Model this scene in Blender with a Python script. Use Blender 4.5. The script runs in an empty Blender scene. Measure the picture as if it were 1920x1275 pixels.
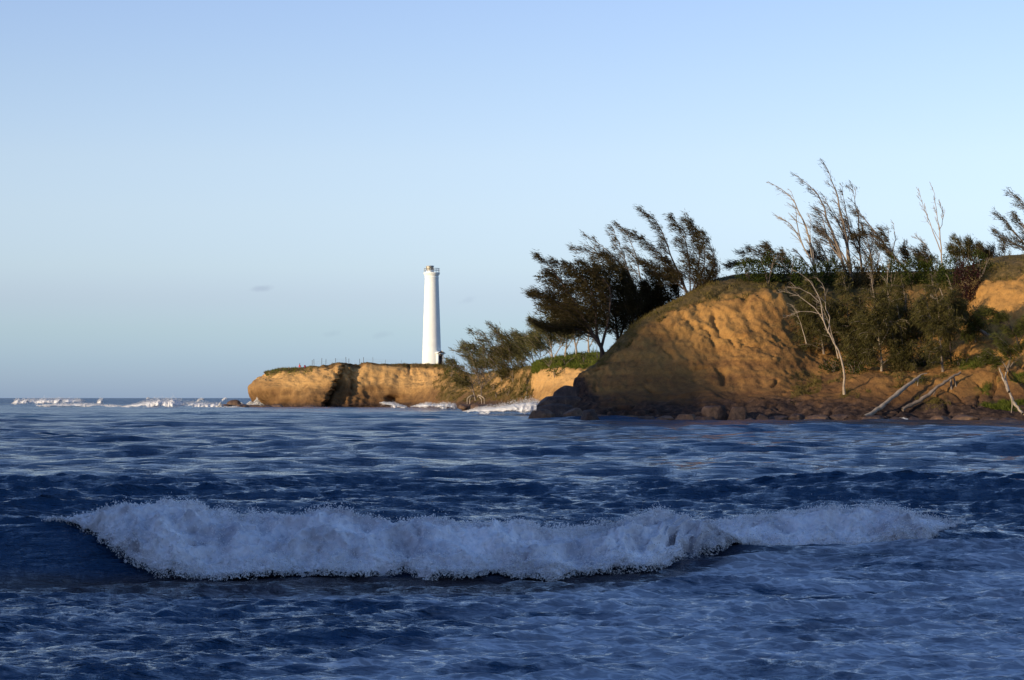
import bpy, math, random
import numpy as np
from math import radians as R, sin, cos, pi, tan

rng = np.random.default_rng(7)
random.seed(7)
scene = bpy.context.scene
COL = scene.collection

# ------------------------------------------------------------------ camera, sky, sun, exposure
F = 4158.0          # focal length in source pixels (1920 wide)
HC = 2.5            # eye height above the sea
HY = 746.0          # horizon row
cam_d = bpy.data.cameras.new('camera'); cam = bpy.data.objects.new('camera', cam_d); COL.objects.link(cam)
cam_d.sensor_width = 36.0; cam_d.lens = F / 1920 * 36.0
cam_d.shift_y = (HY - 637.5) / 1920
cam_d.clip_start = 0.5; cam_d.clip_end = 60000
cam.location = (0, 0, HC); cam.rotation_euler = (R(90), 0, 0)
scene.camera = cam

SUN_EL, SUN_AZ = 7.5, 52.0            # low sun, behind the camera to the left
sd = np.array([-sin(R(SUN_AZ)) * cos(R(SUN_EL)), -cos(R(SUN_AZ)) * cos(R(SUN_EL)), sin(R(SUN_EL))])
world = bpy.data.worlds.new('World'); scene.world = world; world.use_nodes = True
wn = world.node_tree; wn.nodes.clear()
def wnode(t, **k):
    n = wn.nodes.new(t)
    for a, b in k.items(): setattr(n, a, b)
    return n
wo = wnode('ShaderNodeOutputWorld'); bg = wnode('ShaderNodeBackground')
sky = wnode('ShaderNodeTexSky', sky_type='NISHITA', sun_disc=False, sun_elevation=R(SUN_EL),
            sun_rotation=R(180 + SUN_AZ), altitude=0, air_density=1.0, dust_density=0.5, ozone_density=2.5)
tc = wnode('ShaderNodeTexCoord'); sp = wnode('ShaderNodeSeparateXYZ')
wn.links.new(tc.outputs['Generated'], sp.inputs[0])
ramp = wnode('ShaderNodeValToRGB')
el = ramp.color_ramp.elements
TINT = [(0.0, (0.95, 1.47, 3.9)), (0.016, (0.99, 1.42, 3.25)), (0.030, (1.10, 1.40, 2.66)), (0.0447, (1.275, 1.36, 2.34)), (0.059, (1.51, 1.49, 2.21)),
        (0.083, (1.77, 1.58, 2.05)), (0.107, (1.93, 1.63, 1.95)), (0.142, (1.95, 1.62, 1.88)), (0.177, (1.94, 1.60, 1.88)), (0.35, (1.62, 1.55, 1.9)), (0.7, (1.30, 1.45, 1.9))]
el[0].position = 0.0; el[0].color = (*[v / 4.2 for v in TINT[0][1]], 1)
el[1].position = 1.0; el[1].color = (*[v / 4.2 for v in TINT[-1][1]], 1)
for p, c in TINT[1:]:
    e = el.new(p); e.color = (*[v / 4.2 for v in c], 1)
wn.links.new(sp.outputs['Z'], ramp.inputs[0])
mul = wnode('ShaderNodeMix', data_type='RGBA', blend_type='MULTIPLY'); mul.inputs[0].default_value = 1
wn.links.new(sky.outputs[0], mul.inputs[6]); wn.links.new(ramp.outputs[0], mul.inputs[7])
gain = wnode('ShaderNodeVectorMath', operation='SCALE'); gain.inputs['Scale'].default_value = 4.2
wn.links.new(mul.outputs[2], gain.inputs[0]); last = gain.outputs[0]
# four small grey wisps of cloud low over the sea
def wisp(px, py, rx, ry, amt, prev, seed, tilt=0.0):
    cx, cz = (px - 960) / F, (HY - py) / F
    sx = wnode('ShaderNodeMath', operation='DIVIDE'); wn.links.new(sp.outputs['X'], sx.inputs[0]); wn.links.new(sp.outputs['Y'], sx.inputs[1])
    sz = wnode('ShaderNodeMath', operation='DIVIDE'); wn.links.new(sp.outputs['Z'], sz.inputs[0]); wn.links.new(sp.outputs['Y'], sz.inputs[1])
    cmb = wnode('ShaderNodeCombineXYZ'); wn.links.new(sx.outputs[0], cmb.inputs[0]); wn.links.new(sz.outputs[0], cmb.inputs[1]); cmb.inputs[2].default_value = seed
    nz = wnode('ShaderNodeTexNoise'); nz.inputs['Scale'].default_value = 210; nz.inputs['Detail'].default_value = 4
    wn.links.new(cmb.outputs[0], nz.inputs[0])
    mp = wnode('ShaderNodeMapping', vector_type='TEXTURE')
    mp.inputs['Location'].default_value = (cx, cz, 0); mp.inputs['Rotation'].default_value = (0, 0, tilt)
    mp.inputs['Scale'].default_value = (rx / F, ry / F, 1)
    c2 = wnode('ShaderNodeCombineXYZ'); wn.links.new(sx.outputs[0], c2.inputs[0]); wn.links.new(sz.outputs[0], c2.inputs[1])
    wn.links.new(c2.outputs[0], mp.inputs[0])
    ln = wnode('ShaderNodeVectorMath', operation='LENGTH'); wn.links.new(mp.outputs[0], ln.inputs[0])
    ad = wnode('ShaderNodeMath', operation='ADD'); wn.links.new(ln.outputs['Value'], ad.inputs[0]); wn.links.new(nz.outputs[0], ad.inputs[1])
    mr = wnode('ShaderNodeMapRange', interpolation_type='SMOOTHSTEP'); wn.links.new(ad.outputs[0], mr.inputs[0])
    mr.inputs[1].default_value = 1.45; mr.inputs[2].default_value = 0.55; mr.inputs[3].default_value = 0; mr.inputs[4].default_value = amt
    gt = wnode('ShaderNodeMath', operation='GREATER_THAN'); wn.links.new(sp.outputs['Y'], gt.inputs[0]); gt.inputs[1].default_value = 0.1
    mm = wnode('ShaderNodeMath', operation='MULTIPLY'); wn.links.new(mr.outputs[0], mm.inputs[0]); wn.links.new(gt.outputs[0], mm.inputs[1])
    mx = wnode('ShaderNodeMix', data_type='RGBA', blend_type='MULTIPLY')
    wn.links.new(mm.outputs[0], mx.inputs[0]); wn.links.new(prev, mx.inputs[6]); mx.inputs[7].default_value = (0.72, 0.71, 0.78, 1)
    return mx.outputs[2]
last = wisp(492, 541, 30, 9, 0.5, last, 0.0, 0.10)
last = wisp(876, 563, 24, 9, 0.22, last, 3.0, 0.25)
last = wisp(622, 625, 28, 9, 0.2, last, 6.0, 0.2)
last = wisp(716, 628, 30, 9, 0.22, last, 9.0, 0.15)
wn.links.new(last, bg.inputs[0]); bg.inputs[1].default_value = 0.15
wn.links.new(bg.outputs[0], wo.inputs[0])

sun_d = bpy.data.lights.new('sun', 'SUN'); sun_d.energy = 5.0; sun_d.angle = R(0.7); sun_d.color = (1.0, 0.82, 0.57)
sun = bpy.data.objects.new('sun', sun_d); COL.objects.link(sun)
from mathutils import Vector
sun.rotation_euler = Vector(sd.tolist()).to_track_quat('Z', 'Y').to_euler()
scene.view_settings.view_transform = 'Standard'; scene.view_settings.look = 'None'
scene.view_settings.gamma = 1; scene.view_settings.exposure = 0.0
scene.render.engine = 'CYCLES'

# ------------------------------------------------------------------ numpy helpers
_perm = np.random.default_rng(3).permutation(256); _perm = np.concatenate([_perm, _perm, _perm])
_g = np.random.default_rng(4).normal(size=(256, 3)); _g /= np.linalg.norm(_g, axis=1)[:, None]
def noise3(x, y, z):
    x, y, z = np.broadcast_arrays(np.asarray(x, float), np.asarray(y, float), np.asarray(z, float))
    xi, yi, zi = np.floor(x).astype(int), np.floor(y).astype(int), np.floor(z).astype(int)
    fx, fy, fz = x - xi, y - yi, z - zi
    u, v, w = [t * t * t * (t * (t * 6 - 15) + 10) for t in (fx, fy, fz)]
    xi &= 255; yi &= 255; zi &= 255
    r = 0
    for i in (0, 1):
        a = _perm[xi + i]
        for j in (0, 1):
            b = _perm[a + yi + j]
            for k in (0, 1):
                g = _g[_perm[b + zi + k]]
                d = g[..., 0] * (fx - i) + g[..., 1] * (fy - j) + g[..., 2] * (fz - k)
                r = r + d * (u if i else 1 - u) * (v if j else 1 - v) * (w if k else 1 - w)
    return r * 1.5
def fbm(x, y, z, octv=4, gain=0.5, ridged=False):
    s = 0; a = 1; f = 1; t = 0
    for o in range(octv):
        n = noise3(x * f + o * 17.3, y * f - o * 9.1, z * f + o * 5.7)
        if ridged: n = 1 - 2 * np.abs(n)
        s = s + n * a; t += a; a *= gain; f *= 2.03
    return s / t
def sstep(a, b, x):
    t = np.clip((np.asarray(x, float) - a) / (b - a), 0, 1); return t * t * (3 - 2 * t)
def W(px, py, Y): return np.array([(px - 960) / F * Y, Y, HC + (HY - py) / F * Y])
def pchip(xk, yk, x):
    """xk (n,), yk (n, ...) -> (len(x), ...)"""
    xk = np.asarray(xk, float); yk = np.asarray(yk, float); n = len(xk)
    h = np.diff(xk); d = np.diff(yk, axis=0) / h.reshape(-1, *([1] * (yk.ndim - 1)))
    m = np.zeros_like(yk); m[0] = d[0]; m[-1] = d[-1]
    m[1:-1] = np.where(d[:-1] * d[1:] > 0, 2 * d[:-1] * d[1:] / np.where(np.abs(d[:-1] + d[1:]) < 1e-12, 1, d[:-1] + d[1:]), 0)
    i = np.clip(np.searchsorted(xk, x) - 1, 0, n - 2)
    sh = (-1, *([1] * (yk.ndim - 1)))
    t = ((x - xk[i]) / h[i]).reshape(sh); hh = h[i].reshape(sh)
    return ((2 * t**3 - 3 * t**2 + 1) * yk[i] + (t**3 - 2 * t**2 + t) * hh * m[i] + (-2 * t**3 + 3 * t**2) * yk[i + 1] + (t**3 - t**2) * hh * m[i + 1])

def set_mesh(me, V, Fc, k):
    V = np.ascontiguousarray(V, dtype=np.float32); Fc = np.ascontiguousarray(Fc, dtype=np.int32)
    n = len(Fc)
    me.vertices.add(len(V)); me.vertices.foreach_set('co', V.ravel())
    me.loops.add(n * k); me.loops.foreach_set('vertex_index', Fc.ravel())
    me.polygons.add(n); me.polygons.foreach_set('loop_start', np.arange(0, n * k, k, dtype=np.int32))
    try: me.polygons.foreach_set('loop_total', np.full(n, k, dtype=np.int32))
    except Exception: pass
def mesh_obj(name, V, Fc, mat, parent=None, smooth=True, attrs=None, origin=None):
    me = bpy.data.meshes.new(name); V = np.asarray(V, float)
    if origin is not None: V = V - np.asarray(origin)
    Fc = np.asarray(Fc); set_mesh(me, V, Fc, Fc.shape[1])
    me.update(calc_edges=True)
    me.polygons.foreach_set('use_smooth', np.full(len(Fc), smooth))
    if attrs:
        for a, v in attrs.items():
            at = me.attributes.new(a, 'FLOAT', 'POINT'); at.data.foreach_set('value', np.ascontiguousarray(v, dtype=np.float32).ravel())
    me.materials.append(mat)
    o = bpy.data.objects.new(name, me); COL.objects.link(o)
    if origin is not None and parent is None: o.location = tuple(origin)
    if parent is not None: o.parent = parent
    return o
def tag(o, label=None, cat=None, group=None, kind=None):
    if label: o['label'] = label
    if cat: o['category'] = cat
    if group: o['group'] = group
    if kind: o['kind'] = kind
    return o
def empty(name, loc, label, cat, group=None):
    o = bpy.data.objects.new(name, None); COL.objects.link(o); o.location = tuple(float(c) for c in loc)
    o.empty_display_size = 0.5
    return tag(o, label, cat, group)
def grid_faces(nu, nv):
    i = np.arange(nu - 1)[:, None] * nv + np.arange(nv - 1)[None, :]
    return np.stack([i, i + 1, i + nv + 1, i + nv], -1).reshape(-1, 4)

# ------------------------------------------------------------------ materials
def new_mat(name):
    m = bpy.data.materials.new(name); m.use_nodes = True; nt = m.node_tree
    return m, nt, nt.nodes['Principled BSDF']
def N(nt, t, **k):
    n = nt.nodes.new(t)
    for a, b in k.items(): setattr(n, a, b)
    return n
def tex_noise(nt, scale, detail=4, rough=0.55, mapscale=(1, 1, 1), coord='Object', dist=0.0):
    c = N(nt, 'ShaderNodeTexCoord'); mp = N(nt, 'ShaderNodeMapping'); mp.inputs['Scale'].default_value = mapscale
    t = N(nt, 'ShaderNodeTexNoise'); t.inputs['Scale'].default_value = scale; t.inputs['Detail'].default_value = detail
    t.inputs['Roughness'].default_value = rough; t.inputs['Distortion'].default_value = dist
    nt.links.new(c.outputs[coord], mp.inputs[0]); nt.links.new(mp.outputs[0], t.inputs[0]); return t.outputs[0]
def ramp_of(nt, src, stops):
    r = N(nt, 'ShaderNodeValToRGB'); e = r.color_ramp.elements
    e[0].position, e[0].color = stops[0][0], (*stops[0][1], 1); e[1].position, e[1].color = stops[-1][0], (*stops[-1][1], 1)
    for p, c in stops[1:-1]:
        x = e.new(p); x.color = (*c, 1)
    nt.links.new(src, r.inputs[0]); return r.outputs[0]
def mixc(nt, f, a, b, mode='MIX'):
    m = N(nt, 'ShaderNodeMix', data_type='RGBA', blend_type=mode)
    for s, v in ((0, f), (6, a), (7, b)):
        if isinstance(v, (int, float)): m.inputs[s].default_value = v
        elif isinstance(v, tuple): m.inputs[s].default_value = (*v, 1)
        else: nt.links.new(v, m.inputs[s])
    return m.outputs[2]
def attr(nt, name):
    a = N(nt, 'ShaderNodeAttribute', attribute_name=name); return a.outputs['Fac']
def math_(nt, op, a, b=None, clamp=False):
    m = N(nt, 'ShaderNodeMath', operation=op, use_clamp=clamp)
    for i, v in enumerate((a, b)):
        if v is None: continue
        if isinstance(v, (int, float)): m.inputs[i].default_value = v
        else: nt.links.new(v, m.inputs[i])
    return m.outputs[0]
def bump(nt, h, strength, dist, nrm=None):
    b = N(nt, 'ShaderNodeBump'); b.inputs['Strength'].default_value = strength; b.inputs['Distance'].default_value = dist
    nt.links.new(h, b.inputs['Height'])
    if nrm is not None: nt.links.new(nrm, b.inputs['Normal'])
    return b.outputs[0]
def simple(name, col, rough=0.7, var=0.25, scale=3.0, bmp=0.0, bdist=0.05, metal=0.0):
    m, nt, p = new_mat(name)
    n = tex_noise(nt, scale, 5)
    lo = tuple(c * (1 - var) for c in col); hi = tuple(min(1, c * (1 + var)) for c in col)
    nt.links.new(ramp_of(nt, n, [(0.3, lo), (0.7, hi)]), p.inputs['Base Color'])
    p.inputs['Roughness'].default_value = rough; p.inputs['Metallic'].default_value = metal
    p.inputs['Specular IOR Level'].default_value = 0.25
    if bmp: nt.links.new(bump(nt, n, bmp, bdist), p.inputs['Normal'])
    return m

def cliff_mat(name, ochre, pale, brown, scale=1.0):
    m, nt, p = new_mat(name)
    n1 = tex_noise(nt, 0.16 * scale, 6, 0.6); n2 = tex_noise(nt, 1.1 * scale, 6, 0.65, (1, 1, 0.55)); n3 = tex_noise(nt, 5 * scale, 4, 0.7, (1, 1, 0.7))
    strat = tex_noise(nt, 0.8 * scale, 4, 0.5, (0.06, 0.06, 1.5))
    base = ramp_of(nt, n1, [(0.34, brown), (0.5, ochre), (0.66, pale)])
    c = mixc(nt, 0.55, base, ramp_of(nt, n2, [(0.32, tuple(x * 0.45 for x in brown)), (0.5, ochre), (0.68, pale)]))
    c = mixc(nt, 0.30, c, ramp_of(nt, strat, [(0.4, brown), (0.6, pale)]))
    c = mixc(nt, 0.35, c, ramp_of(nt, n3, [(0.35, (0.35, 0.35, 0.35)), (0.6, (1, 1, 1))]), 'MULTIPLY')
    c = mixc(nt, attr(nt, 'pale'), c, mixc(nt, n3, ochre, tuple(min(1, x * 1.25) for x in pale)))
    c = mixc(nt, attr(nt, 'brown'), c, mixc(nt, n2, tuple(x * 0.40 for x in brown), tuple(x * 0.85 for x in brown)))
    gr = ramp_of(nt, tex_noise(nt, 1.6, 5, 0.7), [(0.3, (0.060, 0.045, 0.018)), (0.5, (0.115, 0.080, 0.030)), (0.7, (0.21, 0.135, 0.058))])
    c = mixc(nt, attr(nt, 'grass'), c, gr)
    rk = ramp_of(nt, tex_noise(nt, 1.3, 6, 0.7), [(0.35, (0.018, 0.012, 0.011)), (0.55, (0.055, 0.035, 0.026)), (0.72, (0.15, 0.09, 0.055))])
    c = mixc(nt, attr(nt, 'rock'), c, rk)
    nt.links.new(c, p.inputs['Base Color'])
    p.inputs['Roughness'].default_value = 0.95; p.inputs['Specular IOR Level'].default_value = 0.1
    b = bump(nt, n2, 0.45, 0.4 / scale); b = bump(nt, n3, 0.8, 0.14 / scale, b)
    nt.links.new(b, p.inputs['Normal']); return m
M_cliff = cliff_mat('cliff_soil', (0.335, 0.160, 0.043), (0.46, 0.250, 0.072), (0.165, 0.083, 0.038))
M_head = cliff_mat('headland_soil', (0.38, 0.21, 0.070), (0.52, 0.31, 0.118), (0.19, 0.10, 0.044), 0.6)

def rock_mat(name, lo, hi, lich=(0.20, 0.14, 0.08)):
    m, nt, p = new_mat(name)
    n = tex_noise(nt, 0.9, 7, 0.7); n2 = tex_noise(nt, 5, 5, 0.7)
    c = ramp_of(nt, n, [(0.3, lo), (0.55, hi), (0.75, lich)])
    c = mixc(nt, 0.5, c, ramp_of(nt, n2, [(0.35, (0.3, 0.3, 0.3)), (0.6, (1, 1, 1))]), 'MULTIPLY')
    nt.links.new(c, p.inputs['Base Color']); p.inputs['Roughness'].default_value = 0.6; p.inputs['Specular IOR Level'].default_value = 0.3
    b = bump(nt, n, 0.9, 0.4); nt.links.new(bump(nt, n2, 0.7, 0.1, b), p.inputs['Normal']); return m
M_rock = rock_mat('dark_lava_rock', (0.024, 0.015, 0.012), (0.085, 0.052, 0.036), (0.22, 0.145, 0.085))
M_reef = rock_mat('reef_rock', (0.06, 0.037, 0.027), (0.18, 0.105, 0.06), (0.34, 0.22, 0.12))
M_wetrock = rock_mat('wet_rock', (0.012, 0.006, 0.006), (0.035, 0.014, 0.012), (0.06, 0.028, 0.02))

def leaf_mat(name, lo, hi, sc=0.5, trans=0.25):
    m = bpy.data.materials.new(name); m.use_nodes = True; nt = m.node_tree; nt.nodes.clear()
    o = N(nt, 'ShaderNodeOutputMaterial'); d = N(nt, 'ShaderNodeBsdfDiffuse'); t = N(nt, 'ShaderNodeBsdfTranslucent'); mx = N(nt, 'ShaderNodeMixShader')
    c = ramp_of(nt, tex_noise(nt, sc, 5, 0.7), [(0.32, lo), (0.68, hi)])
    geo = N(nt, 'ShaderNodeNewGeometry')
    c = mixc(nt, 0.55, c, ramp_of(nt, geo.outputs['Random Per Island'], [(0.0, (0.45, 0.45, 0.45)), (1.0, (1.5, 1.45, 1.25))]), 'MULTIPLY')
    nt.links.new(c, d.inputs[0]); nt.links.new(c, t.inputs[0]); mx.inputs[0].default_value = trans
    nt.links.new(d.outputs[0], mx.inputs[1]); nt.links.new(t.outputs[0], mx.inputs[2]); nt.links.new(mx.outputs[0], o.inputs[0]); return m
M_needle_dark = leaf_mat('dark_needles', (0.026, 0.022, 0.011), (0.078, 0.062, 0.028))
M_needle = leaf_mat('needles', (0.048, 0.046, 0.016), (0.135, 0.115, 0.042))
M_needle_lit = leaf_mat('sunlit_needles', (0.06, 0.062, 0.024), (0.17, 0.155, 0.065))  # lighter copy of the needles, sunlight put into the leaf colour
M_needle_green = leaf_mat('green_needles', (0.048, 0.058, 0.014), (0.125, 0.125, 0.036))
M_hedge = leaf_mat('hedge_leaves', (0.022, 0.035, 0.008), (0.070, 0.085, 0.020), 0.8)
M_hedge_dry = leaf_mat('dry_hedge_leaves', (0.045, 0.038, 0.016), (0.14, 0.105, 0.045), 0.8)
M_grass = leaf_mat('grass_blades', (0.075, 0.065, 0.018), (0.24, 0.18, 0.065), 0.6, 0.3)
M_grass_green = leaf_mat('green_grass_blades', (0.06, 0.085, 0.012), (0.17, 0.19, 0.04), 0.6, 0.3)
M_purple = leaf_mat('purple_leaves', (0.025, 0.010, 0.012), (0.055, 0.025, 0.025))
M_bark_pale = simple('pale_bark', (0.33, 0.26, 0.185), 0.9, 0.35, 1.5, 0.4)
M_bark_mid = simple('grey_bark', (0.20, 0.155, 0.115), 0.9, 0.4, 1.5, 0.4)
M_bark_dark = simple('dark_bark', (0.065, 0.045, 0.034), 0.9, 0.4, 1.5, 0.4)

# foam: bright, rough, a little subsurface
def foam_mat(name, col=(0.80, 0.81, 0.84)):
    m, nt, p = new_mat(name)
    n = tex_noise(nt, 9, 6, 0.75); n2 = tex_noise(nt, 2.2, 4, 0.6)
    c = mixc(nt, 0.6, col, ramp_of(nt, n, [(0.34, (0.55, 0.58, 0.66)), (0.58, (1, 1, 1))]), 'MULTIPLY')
    c = mixc(nt, 0.4, c, ramp_of(nt, n2, [(0.35, (0.66, 0.64, 0.68)), (0.6, (1, 1, 1))]), 'MULTIPLY')
    nt.links.new(c, p.inputs['Base Color']); p.inputs['Roughness'].default_value = 1.0; p.inputs['Specular IOR Level'].default_value = 0.05
    nt.links.new(bump(nt, n, 0.8, 0.05), p.inputs['Normal']); return m
def roll_mat():
    m, nt, p = new_mat('tumbling_foam')
    n = tex_noise(nt, 7, 5, 0.7); n2 = tex_noise(nt, 1.0, 5, 0.65, (1.3, 1, 0.8)); n3 = tex_noise(nt, 30, 4, 0.7)
    c = ramp_of(nt, n2, [(0.34, (0.44, 0.42, 0.46)), (0.50, (0.76, 0.72, 0.73)), (0.64, (0.95, 0.90, 0.89))])
    c = mixc(nt, 0.35, c, ramp_of(nt, n, [(0.34, (0.50, 0.52, 0.62)), (0.58, (1, 1, 1))]), 'MULTIPLY')
    nt.links.new(c, p.inputs['Base Color']); p.inputs['Roughness'].default_value = 1.0; p.inputs['Specular IOR Level'].default_value = 0.02
    nt.links.new(bump(nt, n, 0.35, 0.05), p.inputs['Normal'])
    a = math_(nt, 'SUBTRACT', math_(nt, 'ADD', math_(nt, 'MULTIPLY', attr(nt, 'edge'), 1.15), math_(nt, 'ADD', math_(nt, 'MULTIPLY', n, 0.9), math_(nt, 'MULTIPLY', n3, 0.6))), 0.98)
    a = math_(nt, 'MULTIPLY', a, 5.0, True)
    nt.links.new(a, p.inputs['Alpha']); return m
M_roll = roll_mat()
M_foam = foam_mat('sea_foam')
def soft_foam(name, col, ragged=False):
    m = bpy.data.materials.new(name); m.use_nodes = True; nt = m.node_tree; nt.nodes.clear()
    o = N(nt, 'ShaderNodeOutputMaterial'); d = N(nt, 'ShaderNodeBsdfDiffuse'); t = N(nt, 'ShaderNodeBsdfTranslucent'); mx = N(nt, 'ShaderNodeMixShader')
    c = ramp_of(nt, tex_noise(nt, 1.2, 4), [(0.3, tuple(v * 0.88 for v in col)), (0.6, col)])
    nt.links.new(c, d.inputs[0]); nt.links.new(c, t.inputs[0]); mx.inputs[0].default_value = 0.30
    nt.links.new(d.outputs[0], mx.inputs[1]); nt.links.new(t.outputs[0], mx.inputs[2]); nt.links.new(mx.outputs[0], o.inputs[0])
    if ragged:
        a = math_(nt, 'ADD', math_(nt, 'MULTIPLY', attr(nt, 'edge'), 1.1), math_(nt, 'MULTIPLY', tex_noise(nt, 0.9, 6, 0.75, (0.7, 1, 1.6)), 1.5))
        a = math_(nt, 'MULTIPLY', math_(nt, 'SUBTRACT', a, 0.92), 5.0, True); tr_ = N(nt, 'ShaderNodeBsdfTransparent'); m2 = N(nt, 'ShaderNodeMixShader')
        nt.links.new(a, m2.inputs[0]); nt.links.new(tr_.outputs[0], m2.inputs[1]); nt.links.new(mx.outputs[0], m2.inputs[2]); nt.links.new(m2.outputs[0], o.inputs[0])
    return m
M_foam_far = soft_foam('far_foam', (0.95, 0.94, 0.92)); M_foam_line = soft_foam('broken_foam_line', (0.95, 0.94, 0.92), True); M_drops = soft_foam('foam_drops', (0.92, 0.89, 0.88))

# ------------------------------------------------------------------ sea surface
def lin(x, xs, ys): return np.interp(x, xs, ys)
YB_X = [-30, -12, -6, 0, 1.0, 2.0, 2.7, 3.6, 6.5, 9, 14, 30]
YB_Y = [31.5, 31.2, 30.3, 30.4, 30.9, 31.9, 33.2, 34.4, 35.8, 36.5, 38, 40]
def yb(X):
    X = np.asarray(X, float); return pchip(YB_X, YB_Y, np.clip(X, -30, 30).ravel()).reshape(X.shape)
def amp(X): return lin(X, [-40, -12, -8, -6.6, -5.6, -4, -2, 0, 3, 6, 7.2, 8.4, 12], [0.1, .40, .50, .56, .57, .52, .44, .37, .33, .40, .30, .18, .06])
def breaker(X, Y):
    s = Y - yb(X) + 0.10 * noise3(X * 0.9, Y * 0.2, 0.5)
    up = sstep(-0.15, 1.9, s) ** 1.25
    back = np.exp(-np.clip(s - 1.9, 0, None) ** 2 / (2 * 2.6 ** 2))
    tr = -0.05 * np.exp(-((s + 0.9) / 0.9) ** 2)
    return amp(X) * (np.where(s < 1.9, up, back) + tr)
wr = np.random.default_rng(21)
COMP = []
for i in range(190):
    lam = 0.16 * (26 / 0.16) ** (wr.random() ** 1.5)
    spread = 0.55 if lam < 1.0 else (0.36 if lam < 5 else 0.20)
    th = wr.normal() * spread + (0.08 if lam > 5 else 0.18)
    k = 2 * pi / lam
    sl = 0.056 if lam < 0.9 else 0.053 if lam < 2 else 0.035 if lam < 4 else 0.020 if lam < 8 else 0.014
    COMP.append((lam, k * sin(th), -k * cos(th), sl / k * (0.5 + wr.random()), wr.random() * 2 * pi))
SWELLS = [(60, 0.10, 5.0, -0.01, -12, 26), (78, 0.20, 6, -0.06, -22, -2), (66, 0.17, 5, 0.10, 4, 26), (108, 0.24, 8, 0.02, -30, 30), (150, 0.34, 11, 0.05, 5, 60), (165, 0.3, 12, -0.03, -60, 10), (205, 0.2, 13, 0.0, -60, 60),
          (290, 0.25, 12, 0.02, -50, 4), (340, 0.22, 11, 0.0, -20, 8)]
def sea_h(X, Y, spacing=None, swell_only=False):
    """returns dx, dy, z"""
    X = np.asarray(X, float); Y = np.asarray(Y, float)
    z = np.zeros(X.shape); dx = np.zeros(X.shape); dy = np.zeros(X.shape)
    # patches of calmer and rougher water
    calm = 0.75 + 0.55 * noise3(X * 0.05, Y * 0.03, 3.1)
    fore = sstep(34, 27, Y)
    gain = calm * (1 - 0.12 * fore)
    for lam, kx, ky, a, ph in COMP:
        if spacing is None: w = 1.0 if lam > 0.6 else 0.0
        else: w = sstep(1.8, 3.6, lam / spacing)
        if lam > 1.2: w = w * (1 - 0.5 * fore)
        off = sstep(300, 900, Y) * (0.3 if lam > 8 else 0)
        arg = kx * X + ky * Y + ph
        s, c = np.sin(arg), np.cos(arg)
        aa = a * w * gain * (1 + 1.5 * off)
        k = math.hypot(kx, ky)
        z += aa * c; dx -= aa * kx / k * s * 0.9; dy -= aa * ky / k * s * 0.9
    for (y0, A, wd, sk, xa, xb) in SWELLS:
        s = Y - (y0 + sk * X + 0.06 * y0 * noise3(X * 8.8 / y0, 0.3, y0))
        xx = X
        lat = sstep(xa - 6, xa + 4, xx) * (1 - sstep(xb - 4, xb + 6, xx))
        z += A * lat * np.exp(-np.where(s < 0, (s / (wd * 0.38)) ** 2, (s / wd) ** 2))
    z = z * (1 - 0.4 * np.exp(-((Y - yb(X) - 0.3) / 1.6) ** 2))
    z += breaker(X, Y)
    far = sstep(700, 1600, Y)
    z += far * 0.9 * fbm(X * 0.012, Y * 0.004, 0.2, 3)
    return dx, dy, z

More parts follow.
